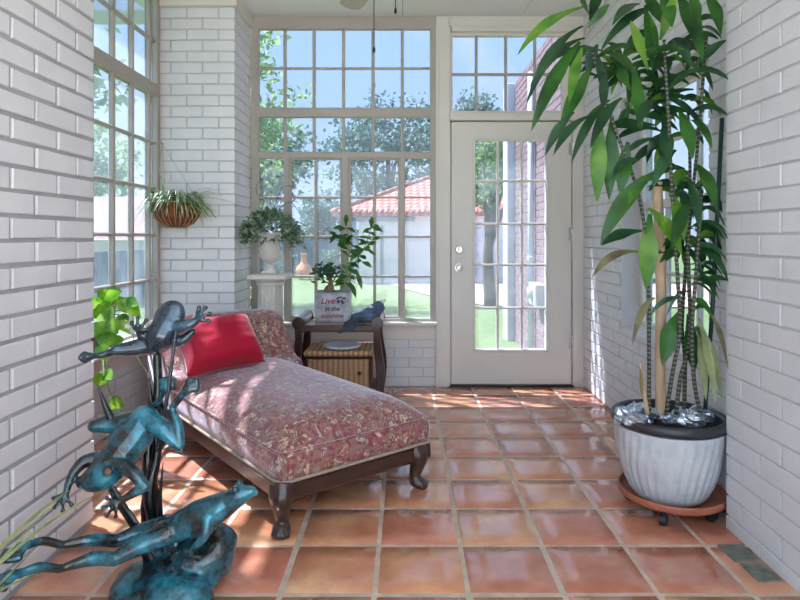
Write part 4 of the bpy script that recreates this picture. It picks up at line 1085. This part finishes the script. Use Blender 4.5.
for k, mb in LV.items():
    for p in mb.v:
        lim = XP-.004 if p.y < YP+.01 else XR-.012
        if p.x > lim: p.x = lim
        if p.z > CEIL-.02: p.z = CEIL-.02
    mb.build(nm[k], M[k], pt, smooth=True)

# ------------------------------------------------------------------ frog sculpture
SY = 2.0
fs_ = thing('frog_sculpture', 'bronze sculpture of three leaping frogs on dark reeds with blue patina', 'sculpture', (-.78, 1.97, 0))
mb = MB()
mb.ell((-.775,1.95,.03), (.172,.155,.07), 24, 12); mb.ell((-.68,2.0,.075), (.105,.10,.085), 20, 10); mb.ell((-.62,2.0,.11), (.055,.07,.08), 16, 10); mb.ell((-.85,1.93,.03), (.09,.12,.06), 16, 10); mb.ell((-.72,1.87,.03), (.12,.10,.06), 16, 10)
mb.ell((-.79,2.02,.10), (.06,.05,.12), 14, 10)
for p in mb.v:
    p.z += .012*noise.noise(p*16); p.x += .012*noise.noise(p*14+V((5,0,0)))
    p.z = max(p.z, .0015)
d = mb.build('base', M['patina'], fs_); remesh(d, .007, 2)
def reed(pts, rs, n=18, flat=None, nm='reed', mat='reed'):
    mb = MB(); P_ = bez(pts, n); mb.tube(P_, rsamp(rs, len(P_)), 10, True, flat); mb.build(nm, M[mat], fs_, smooth=True)
reed([(-.82,2.03,.03), at(153,500,2.02), at(148,450,2.03), at(158,400,2.05), at(157,350,2.06), at(160,325,2.06)], [.022,.024,.018,.016,.014,.010])
reed([(-.80,2.02,.03), at(150,500,2.0), at(157,450,2.02), at(152,410,2.04), at(149,378,2.04)], [.018,.022,.016,.012,.002])
reed([(-.79,1.98,.08), at(160,510,1.98), at(163,462,1.98)], [.012,.009,.001])
reed([(-.82,1.96,.04), at(137,530,1.95), at(120,503,1.96), at(104,475,1.97)], [.020,.018,.016,.014], flat=(V((0,1,0)), .4))
reed([at(140,460,2.0), at(122,440,1.98), at(108,412,1.98), at(97,384,1.98)], [.006,.014,.012,.001])
reed([at(150,480,2.02), at(163,420,2.0), at(169,385,2.0), at(176,330,2.0)], [.006,.007,.007,.005], mat='patinadk')
reed([(-.79,2.04,.06), at(146,520,2.03), at(152,470,2.05), at(165,430,2.06), at(160,390,2.05)], [.015,.016,.012,.009,.001])
def hand(mb, w, dr, up, ln, n=4, spread=1.5, r=.0055, palm=.014):
    """n splayed toes with round tips from wrist w"""
    dr = V(dr).normalized(); sd = dr.cross(V(up)).normalized(); up2 = sd.cross(dr)
    mb.ell(w+dr*palm*.8, palm*1.15, 10, 7)
    if spread < 1.1: n = 7; r *= 1.15; spread *= 1.25
    for k in range(n):
        a = (k/(n-1)-.5)*spread; d_ = dr*cos(a)+sd*sin(a)
        L_ = ln*(1-.25*abs(a)/max(.1, spread/2))
        p1 = w+d_*L_*.55+up2*.006; p2 = w+d_*L_-up2*.004
        mb.tube([w, p1, p2], [r*1.5, r*1.15, r*.95], 8); mb.ell(p2, r*1.6, 8, 6)
def limb(mb, pts, rs, n=16):
    P_ = bez(pts, n); mb.tube(P_, rsamp(rs, len(P_)), 12)
    mb.ell(P_[0], rs[0], 10, 7); mb.ell(P_[-1], rs[-1], 10, 7)
# --- lowest frog, leaping to the right
mb = MB()
by_ = 1.90
limb(mb, [at(160,530,by_), at(178,527,by_), at(200,516,by_-.01), at(220,507,by_-.02), at(233,500,by_-.02)], [.030,.046,.052,.045,.034], 24)
limb(mb, [at(228,503,by_-.02), at(240,495,by_-.03), at(251,492,by_-.03), at(255,493,by_-.03)], [.036,.032,.019,.011])
for s2 in (-1, 1): mb.ell(at(237,487.5,by_-.03)+V((0,.022*s2,.003)), .0125, 10, 8)
limb(mb, [at(166,525,by_+.03), at(140,533,by_+.02), at(115,541,by_-.02), ], [.034,.030,.019])
limb(mb, [at(115,541,by_-.02), at(92,540,by_-.07), at(62,545,by_-.12)], [.020,.020,.011])
limb(mb, [at(62,545,by_-.12), at(44,541,by_-.15), at(30,544,by_-.18)], [.012,.013,.012])
hand(mb, at(32,543,by_-.18), at(6,557,by_-.25)-at(32,543,by_-.18), (0,-.3,1), .085, 4, .7, .006, .012)
limb(mb, [at(168,534,by_-.03), at(140,545,by_-.05), at(115,559,by_-.08)], [.036,.032,.020])
limb(mb, [at(115,559,by_-.08), at(92,559,by_-.12), at(60,569,by_-.18)], [.021,.021,.011])
limb(mb, [at(60,569,by_-.18), at(40,567,by_-.22), at(24,572,by_-.25)], [.012,.014,.012])
hand(mb, at(24,572,by_-.25), at(-6,584,by_-.31)-at(24,572,by_-.25), (0,-.3,1), .085, 4, .7, .006, .012)
limb(mb, [at(208,518,by_-.05), at(204,536,by_-.07), at(192,550,by_-.06)], [.022,.016,.010])
hand(mb, at(192,550,by_-.06), at(183,561,by_-.05)-at(192,550,by_-.06), (0,-1,.3), .04, 4, 1.3, .005, .010)
limb(mb, [at(205,516,by_+.05), at(192,530,by_+.06), at(178,540,by_+.03)], [.02,.015,.010])
hand(mb, at(178,540,by_+.03), at(168,550,by_+.02)-at(178,540,by_+.03), (0,-1,.3), .04, 4, 1.3, .005, .010)
d = mb.build('leaping_frog', M['patina'], fs_); tag(d, 'blue frog stretched out with long trailing legs'); remesh(d, .0042, 3)
# --- middle frog, diving to the lower left
mb = MB(); my = 1.97
limb(mb, [at(145,420,my), at(138,432,my-.01), at(124,449,my-.03), at(112,464,my-.05)], [.048,.060,.064,.054], 24)
limb(mb, [at(114,462,my-.05), at(104,474,my-.07), at(91,480,my-.08), at(83,482,my-.08)], [.052,.052,.040,.022])
for p in ((107,471,my-.118), (88,463,my-.05)): mb.ell(at(*p), .0145, 10, 8)
limb(mb, [at(147,418,my-.01), at(164,430,my-.04), at(179,446,my-.05)], [.036,.030,.018])
limb(mb, [at(179,446,my-.05), at(178,428,my-.04), at(172,408,my-.02)], [.019,.019,.010])
limb(mb, [at(172,408,my-.02), at(178,400,my-.02), at(184,393,my-.03)], [.011,.013,.012])
hand(mb, at(183,394,my-.03), at(196,381,my-.03)-at(183,394,my-.03), (0,-1,.2), .060, 4, .7, .006, .012)
limb(mb, [at(140,420,my+.02), at(118,424,my+.02), at(95,426,my+.0)], [.038,.032,.022])
limb(mb, [at(94,426,my+.0), at(112,419,my+.03), at(136,414,my+.05), at(158,402,my+.06)], [.021,.018,.014,.009])
limb(mb, [at(158,402,my+.06), at(164,392,my+.05)], [.010,.011])
hand(mb, at(163,393,my+.05), at(170,378,my+.04)-at(163,393,my+.05), (0,-1,.2), .055, 4, 1.0, .0055, .011)
limb(mb, [at(100,458,my-.03), at(84,462,my-.05), at(74,472,my-.07)], [.026,.021,.016]); limb(mb, [at(74,472,my-.07), at(69,483,my-.09), at(66,494,my-.11)], [.016,.013,.010])
hand(mb, at(66,494,my-.11), at(57,511,my-.13)-at(66,494,my-.11), (0,-1,.3), .052, 4, 1.9, .005, .012)
limb(mb, [at(118,464,my-.08), at(133,473,my-.12), at(145,487,my-.13)], [.026,.021,.016]); limb(mb, [at(145,487,my-.13), at(132,494,my-.14), at(119,502,my-.15)], [.017,.014,.010])
hand(mb, at(119,502,my-.15), at(104,512,my-.16)-at(119,502,my-.15), (0,-1,.3), .055, 4, 1.7, .005, .012)
d = mb.build('diving_frog', M['patina'], fs_); tag(d, 'blue frog diving head down with spread hands'); remesh(d, .0042, 3)
mb = MB(); mb.ell(at(108,472,my-.133), (.011,.006,.011), 12, 8); mb.build('eye', M['bonsaibark'], d, smooth=True)
# --- top frog, dark, climbing
mb = MB(); ty_ = 2.04
mb.ell(at(169,319,ty_), (.052,.032,.068), 20, 14, Matrix.Rotation(math.radians(28), 3, 'Y'))
limb(mb, [at(168,322,ty_), at(162,334,ty_-.01), at(157,342,ty_), at(150,346,ty_+.01)], [.046,.052,.046,.034], 20)
limb(mb, [at(150,334,ty_-.01), at(143,336,ty_-.03), at(139,331,ty_-.04)], [.024,.018,.012]); hand(mb, at(139,332,ty_-.04), at(142,316,ty_-.05)-at(139,332,ty_-.04), (0,-1,.1), .052, 4, 1.9, .0055, .012)
limb(mb, [at(176,328,ty_-.02), at(188,325,ty_-.03), at(198,320,ty_-.03)], [.024,.019,.012]); hand(mb, at(197,320,ty_-.03), at(209,309,ty_-.04)-at(197,320,ty_-.03), (0,-1,.2), .055, 4, 1.5, .0055, .012)
limb(mb, [at(153,344,ty_), at(134,348,ty_-.03), at(117,350,ty_-.06)], [.034,.028,.020]); limb(mb, [at(117,350,ty_-.06), at(106,354,ty_-.09), at(96,356,ty_-.11)], [.016,.013,.010])
hand(mb, at(96,356,ty_-.11), at(86,357,ty_-.14)-at(96,356,ty_-.11), (0,-1,.2), .05, 4, .5, .005, .010)
limb(mb, [at(166,342,ty_+.02), at(182,340,ty_+.02), at(192,332,ty_+.02)], [.026,.020,.014])
for p in ((158,322),(178,312)): mb.ell(at(*p, ty_+.02), .014, 10, 8)
d = mb.build('climbing_frog', M['patinadk'], fs_); tag(d, 'dark frog at the top with arms spread wide'); remesh(d, .0042, 3)

# ------------------------------------------------------------------ grass-leaved plant whose blades reach into the lower left corner
gp = thing('potted_grass', 'long arching grass blades reaching in from the lower left corner', 'potted plant', (-1.02, 1.02, 0))
mb = MB(); mb.lathe([(0,0.001),(.09,.001),(.13,.20),(.135,.21),(.12,.205),(0,.19)], (-1.02,1.02,0), 28); mb.build('pot', M['terra'], gp, smooth=True, angle=40)
mb = MB(); s0 = V((-1.02,1.02,.19))
bl_p = lambda t: min(1,.7+t)*(1-t)**.45
for (way, e, w_) in ((at(-20,550,1.25), at(108,489,1.55), .012), (at(-30,556,1.25), at(72,489,1.52), .020), (at(-20,575,1.25), at(68,490,1.5), .010), (at(-40,590,1.2), at(46,574,1.4), .010), (at(-30,610,1.2), at(40,545,1.4), .010), (at(-120,400,1.1), at(-160,300,1.1), .014), (at(-60,520,1.1), at(-90,440,1.0), .014)):
    mb.leaf(s0, e, w_, (0,-.8,.6), 0, 16, prof=bl_p, cup=(way-(s0+e)/2)*1.1)
mb.build('blades', M['blade'], gp, smooth=True)

# ------------------------------------------------------------------ outdoors
def gz(y): return -.15-.55*min(1, max(0, (y-5)/19))
def ground(name, poly_fn, ys_, mat, dz):
    mb = MB()
    for y in ys_:
        a, b_ = poly_fn(y)
        for k in range(9): mb.v.append(V((lerp(a, b_, k/8), y, gz(y)+dz)))
    for i in range(len(ys_)-1):
        for k in range(8): a = i*9+k; mb.f.append((a, a+1, a+10, a+9))
    return struct(mb.build(name, mat))
ground('lawn', lambda y: (-60, 60), [-50,-20,-3,5]+list(range(6,25))+[40,90], M['lawn'], 0)
def drv(y):
    t = (y-12.8)/11.2; return (lerp(2.4, -.75, min(1, max(0, t))**.55), 11)
ground('driveway', drv, [12.8+11.2*i/16 for i in range(17)], M['drive'], .03)
mb = MB(); mb.box((-3.5, -9, -.2), (3.5, YB-.1, -.02)); struct(mb.build('bounce_slab', M['bounce_slab']))  # slab added unseen behind the camera to bounce sunlight into the room
# neighbouring garage with clay tile roof
hs = thing('neighbour_garage', 'white garage with a red clay tile hip roof across the driveway', 'building', (3, 26, -.70))
GZ = -.70
mb = MB(); mb.box((-1.85, 24, GZ), (9, 31, 2.15)); mb.build('wall', M['stucco'], hs)
mb = MB(); e0, ex0, ex1 = 2.13, -2.9, 9.6; ey0, ey1 = 23.6, 31.4; rz = 3.82; ry = 27.2
vs = [(ex0,ey0,e0),(ex1,ey0,e0),(ex1,ey1,e0),(ex0,ey1,e0),(1.0,ry,rz),(6,ry,rz)]
vs += [(x, y, z-.14) for x, y, z in vs[:4]]
mb.add(vs, [(0,1,5,4),(1,2,5),(2,3,4,5),(3,0,4),(0,6,7,1),(1,7,8,2),(2,8,9,3),(3,9,6,0),(9,8,7,6)])
rf = mb.build('roof', M['roof'], hs)
mb = MB(); mb.tube([(ex0,ey0,e0+.02),(1.0,ry,rz+.03),(6,ry,rz+.03)], .09, 8); 
for k in range(60): 
    x = lerp(ex0, ex1, (k+.5)/60); mb.tube([(x, ey0-.03, e0-.02), (x, ey0+.3, e0+.13)], .075, 8)
mb.build('ridge_tiles', M['roof'], rf, smooth=True)
for x0 in (1.55, ):
    mb = MB()
    for r_ in range(4): mb.bbox((x0, 23.95, GZ+.02+r_*.56), (x0+5, 24.02, GZ+.02+r_*.56+.545), .02)
    mb.build('garage_door', M['garage'], hs)
mb = MB(); mb.bbox((-2.12,23.75,GZ), (-1.95,23.92,2.05), .01); mb.bbox((-2.12,23.75,1.78), (.4,23.9,1.95), .01); mb.build('porch_post', M['porchpost'], hs)
mb = MB(); mb.tube([(-.92,23.93,1.6),(-.92,23.93,GZ)], .06, 8); mb.build('downspout', M['porchpost'], hs)
# chiminea on the lawn
cc = thing('chiminea', 'orange clay chiminea standing on the far lawn before the fence', 'chiminea', (-4.4, 26, -.7))
mb = MB(); mb.lathe([(.0,.12),(.22,.14),(.34,.28),(.36,.42),(.28,.58),(.16,.70),(.12,.80),(.11,1.05),(.15,1.12),(.13,1.13),(.09,1.05)], (-4.4,26,-.7), 28); mb.ell((-4.4,25.66,-.32), (.14,.05,.12), 12, 8); mb.build('clay_body', M['clay'], cc, smooth=True, angle=50)
for k in range(3):
    mb = MB(); mb.tube([(-4.4+.2*cos(k*2.1), 26+.2*sin(k*2.1), -.5), (-4.4+.28*cos(k*2.1), 26+.28*sin(k*2.1), -.7)], .02, 6)
    mb.build('leg', M['darkmetal'], cc)
# fence
fe = thing('garden_fence', 'long blue grey board fence at the far side of the lawn', 'fence', (-9, 30, -.7))
mb = MB(); x = -13.0
while x < -2.2: mb.bbox((x, 30, -.7), (x+.19, 30.03, 1.02+random.uniform(-.02,.02)), .005); x += .2
mb.build('board_panel', M['fence'], fe)
mb = MB(); mb.bbox((-13,30.03,-.3), (-2.2,30.1,-.2), .01); mb.bbox((-13,30.03,.6), (-2.2,30.1,.7), .01); mb.build('rail', M['fence'], fe)
# the house's own brick flank beyond the door, its corner board, downspout and meter box
w = brick_wall('house_flank', (1.46, 4.75, 0), (0,1,0), (-1,0,0), 3.2, -.3, 3.2, .24, .08, 0, 0, gap=.012, dep=.008, thick=.3)
struct(w.build('wall_outside', M['redbrick']))
mb = MB(); mb.bbox((1.36, 7.96, -.35), (1.72, 8.3, 3.2), .01); struct(mb.build('trim_7', M['outwhite']))
ds = thing('downspout', 'white downspout strapped to the red brick wall beyond the door', 'downspout', (1.42, 6.72, -.2))
mb = MB(); mb.tube([(1.415,6.72,3.0),(1.415,6.72,-.2)], .035, 10); mb.build('pipe', M['outwhite'], ds, smooth=True)
for z in (.9, 2.2):
    mb = MB(); mb.bbox((1.38,6.67,z), (1.458,6.77,z+.03), .003); mb.build('strap', M['outwhite'], ds)
mt_ = thing('mounted_meter_box', 'pale grey utility meter box low on the red brick wall', 'meter box', (1.40, 6.45, .4))
mb = MB(); mb.bbox((1.35,6.20,.42), (1.452,6.54,.66), .012); bxo = mb.build('box', M['meter'], mt_)
t = MB(); t.lathe([(0,.05),(.05,.045),(.07,.02),(.07,0)], (0,0,0), 20); mb = MB(); mb.add([V((1.352-p.z, 6.37+p.x, .56+p.y)) for p in t.v], t.f); mb.build('dial', M['meter'], mt_, smooth=True)
# added eaves over the front and bay windows, depth shaped to cut the sun
mb = MB(); mb.bbox((-2.6, 4.7, 2.93), (1.46, 5.02, 3.06), .01); mb.bbox((-2.05, 2.0, 2.93), (-1.75, 5.0, 3.06), .01); mb.box((-2.0, YCB, 2.96), (1.7, 4.8, 3.1))
struct(mb.build('sun_cut_eaves', M['outwhite']))

def tree(name, label, base, h, crown, cr_, n, leaf, mat, seed, cat='tree', trunk=True, group=None, lowcut=None):
    rnd = random.Random(seed); base = V(base); cc = V(crown)
    t = thing(name, label, cat, base, group=group)
    if trunk:
        mb = MB(); P_ = bez([base, base.lerp(cc, .4)+V((rnd.gauss(0,.1),rnd.gauss(0,.1),0)), cc], 10); mb.tube(P_, rsamp([h*.035, h*.015], len(P_)), 8)
        for k in range(7):
            s0 = P_[4+k % 5]; e = cc+V((rnd.uniform(-1,1)*cr_[0]*.8, rnd.uniform(-1,1)*cr_[1]*.8, rnd.uniform(-.4,.8)*cr_[2])); mb.tube([s0, (s0+e)/2+V((0,0,.1)), e], [h*.012, h*.008, h*.003], 6)
        mb.build('trunk', M['bark'], t, smooth=True)
    mb = MB(); ncl = max(8, n//45)
    cl = []
    for k in range(ncl):
        d = V((rnd.gauss(0,1), rnd.gauss(0,1), rnd.gauss(0,1))).normalized()*(rnd.uniform(.25,1)**.6)
        cl.append((cc+V((d.x*cr_[0], d.y*cr_[1], d.z*cr_[2])), rnd.uniform(.22,.42)*min(cr_)))
    for k in range(n):
        c, r = rnd.choice(cl)
        p = c+V((rnd.gauss(0,.5), rnd.gauss(0,.5), rnd.gauss(0,.4)))*r
        d = V((rnd.gauss(0,1), rnd.gauss(0,1), rnd.gauss(-.3,.7))).normalized(); s = d.orthogonal().normalized()
        s = (s*cos(k)+d.cross(s)*sin(k)); L_ = leaf*rnd.uniform(.6,1.2)
        o = len(mb.v); mb.v += [p, p+d*L_*.5+s*L_*.28, p+d*L_, p+d*L_*.5-s*L_*.28]; mb.f.append((o,o+1,o+2,o+3))
    if lowcut is not None:
        for p in mb.v: p.z = max(p.z, lowcut)
    mb.build('crown', M[mat], t)
    return t
tree('garden_tree', 'large leafy tree behind the far fence seen through the tall window', (-8.5,34,-.7), 9, (-8.5,34,5.0), (3.3,2.4,3.3), 5200, .42, 'tree2', 1)
tree('garden_tree', 'blue green tree rising behind the garage roof', (-1.4,42,-.7), 10, (-1.2,42,6.8), (4.6,2.6,4.2), 5200, .42, 'tree2', 2)
tree('garden_tree', 'tall tree beyond the driveway showing through the transom over the door', (4.2,36,-.7), 9, (4.3,36,6.4), (2.2,2.0,3.2), 3600, .36, 'tree2', 3)
tree('garden_tree', 'light green tree near the left edge of the tall window', (-4.4,14,-.4), 8, (-4.1,14,4.3), (1.6,1.5,2.9), 3000, .20, 'tree3', 4)
tree('garden_tree', 'small leafy tree on the lawn seen through the door glass', (1.9,13.2,-.4), 4.5, (2.0,13.2,2.6), (.75,.75,1.05), 2400, .13, 'tree', 5)
tree('garden_tree', 'leafy tree close outside the bay window', (-4.7,6.4,-.2), 5, (-4.5,6.4,3.5), (1.3,1.8,1.3), 2800, .17, 'tree', 6)
tree('garden_tree', 'pale tree farther off beyond the bay window', (-10.5,13.5,-.5), 7, (-10.5,13.5,3.6), (2.6,2.4,2.6), 3000, .26, 'tree3', 7)
tree('garden_tree', 'bushy low tree filling the gap between the tall tree and the garage', (-4.6,37,-.7), 4, (-4.6,37,1.9), (2.4,1.6,2.0), 3600, .34, 'tree2', 10)
tree('garden_tree', 'broad pale tree standing behind the pale low house', (-17.5,31,-.7), 8, (-17.5,31,4.6), (3.6,2.2,3.2), 3600, .4, 'tree3', 11)
tree('hedge_shrub', 'round shrub before the far fence beside the chiminea', (-3.3,28.6,-.7), 2, (-3.3,28.6,.1), (.8,.7,.75), 900, .16, 'hedge', 8, 'shrub', False, lowcut=-.69)
tree('hedge_shrub', 'low shrub at the left end of the far fence', (-6.2,28.6,-.7), 2, (-6.2,28.6,.0), (1.0,.7,.65), 900, .16, 'hedge', 9, 'shrub', False, lowcut=-.69)
# house seen past the bay window
nh = thing('neighbour_house', 'pale low house with a grey pink roof beyond the bay window', 'building', (-13, 21, -.6))
mb = MB(); mb.box((-19,20,-.7), (-7.5,26,1.1)); mb.build('wall', M['stucco'], nh)
mb = MB(); vs = [(-19.6,19.5,1.05),(-7,19.5,1.05),(-7,26.5,1.05),(-19.6,26.5,1.05),(-17,23,2.7),(-9.5,23,2.7)]
mb.add(vs, [(0,1,5,4),(1,2,5),(2,3,4,5),(3,0,4),(3,2,1,0)]); mb.build('roof', M['houseroof'], nh)
ub = thing('utility_pole', 'thin utility pole with a crossarm beyond the bay window', 'pole', (-10.4, 18.6, -.56))
mb = MB(); mb.tube([(-10.4,18.6,-.56),(-10.4,18.6,3.2)], .09, 8); mb.build('post', M['bark'], ub)
mb = MB(); mb.bbox((-11.0,18.55,2.8), (-9.8,18.65,2.9), .01); mb.build('crossarm', M['bark'], ub)
bf = thing('side_fence', 'blue grey board fence outside the bay window', 'fence', (-8, 11, -.4))
mb = MB(); y = 6.0
while y < 19: mb.bbox((-6.3, y, -.65), (-6.27, y+.19, .85), .005); y += .2
mb.build('board_panel', M['fence'], bf)
mb = MB(); mb.bbox((-6.36,6,.45), (-6.3,19,.55), .01); mb.build('rail', M['fence'], bf)

# ------------------------------------------------------------------ light
wd = bpy.data.worlds.new('World'); SC.world = wd; wd.use_nodes = True; nt = wd.node_tree; L = nt.links
bg = nt.nodes['Background']; tc = N(nt, 'ShaderNodeTexCoord'); sx = N(nt, 'ShaderNodeSeparateXYZ'); L.new(tc.outputs['Generated'], sx.inputs[0])
cr = N(nt, 'ShaderNodeValToRGB'); e = cr.color_ramp.elements
e[0].position = .48; e[0].color = (.55,.56,.58,1); e[1].position = 1; e[1].color = (.50,.70,.95,1)
k = e.new(.52); k.color = (.66,.78,.93,1); k = e.new(.65); k.color = (.56,.77,1,1)
mr = N(nt, 'ShaderNodeMapRange'); mr.inputs['From Min'].default_value = -1; L.new(sx.outputs['Z'], mr.inputs['Value']); L.new(mr.outputs[0], cr.inputs[0])
nz = N(nt, 'ShaderNodeTexNoise', Scale=3.2, Detail=7.0, Roughness=.55); L.new(tc.outputs['Generated'], nz.inputs['Vector'])
c2 = N(nt, 'ShaderNodeValToRGB'); c2.color_ramp.elements[0].position = .50; c2.color_ramp.elements[1].position = .68
L.new(nz.outputs['Fac'], c2.inputs[0])
mx = N(nt, 'ShaderNodeMix', data_type='RGBA'); L.new(c2.outputs[0], mx.inputs[0]); L.new(cr.outputs[0], mx.inputs[6]); mx.inputs[7].default_value = (.86,.92,1.0,1)
L.new(mx.outputs[2], bg.inputs['Color']); bg.inputs['Strength'].default_value = 1.45
sun = bpy.data.lights.new('sun', 'SUN'); sun.energy = 20.0; sun.angle = .02; sun.color = (1,.96,.90)
so = bpy.data.objects.new('sun', sun); C.objects.link(so)
so.rotation_euler = V((-.52, .33, 1)).to_track_quat('Z', 'Y').to_euler()
# ------------------------------------------------------------------ camera
cam = bpy.data.cameras.new('camera'); co = bpy.data.objects.new('camera', cam); C.objects.link(co)
co.location = (0, 0, 1.15); co.rotation_euler = (pi/2, 0, 0)
cam.sensor_width = 36; cam.lens = 36*F/800; cam.shift_x = -5/800; cam.shift_y = -63/800; cam.clip_start = .05; cam.clip_end = 300
SC.camera = co
vs_ = SC.view_settings; vs_.view_transform = 'Standard'; vs_.look = 'None'; vs_.gamma = 1; vs_.exposure = 1.2; vs_.use_curve_mapping = False
SC.cycles.use_denoising = True; SC.cycles.max_bounces = 10; SC.cycles.diffuse_bounces = 6; SC.cycles.transparent_max_bounces = 24; SC.cycles.glossy_bounces = 4
SC.cycles.sample_clamp_indirect = 6
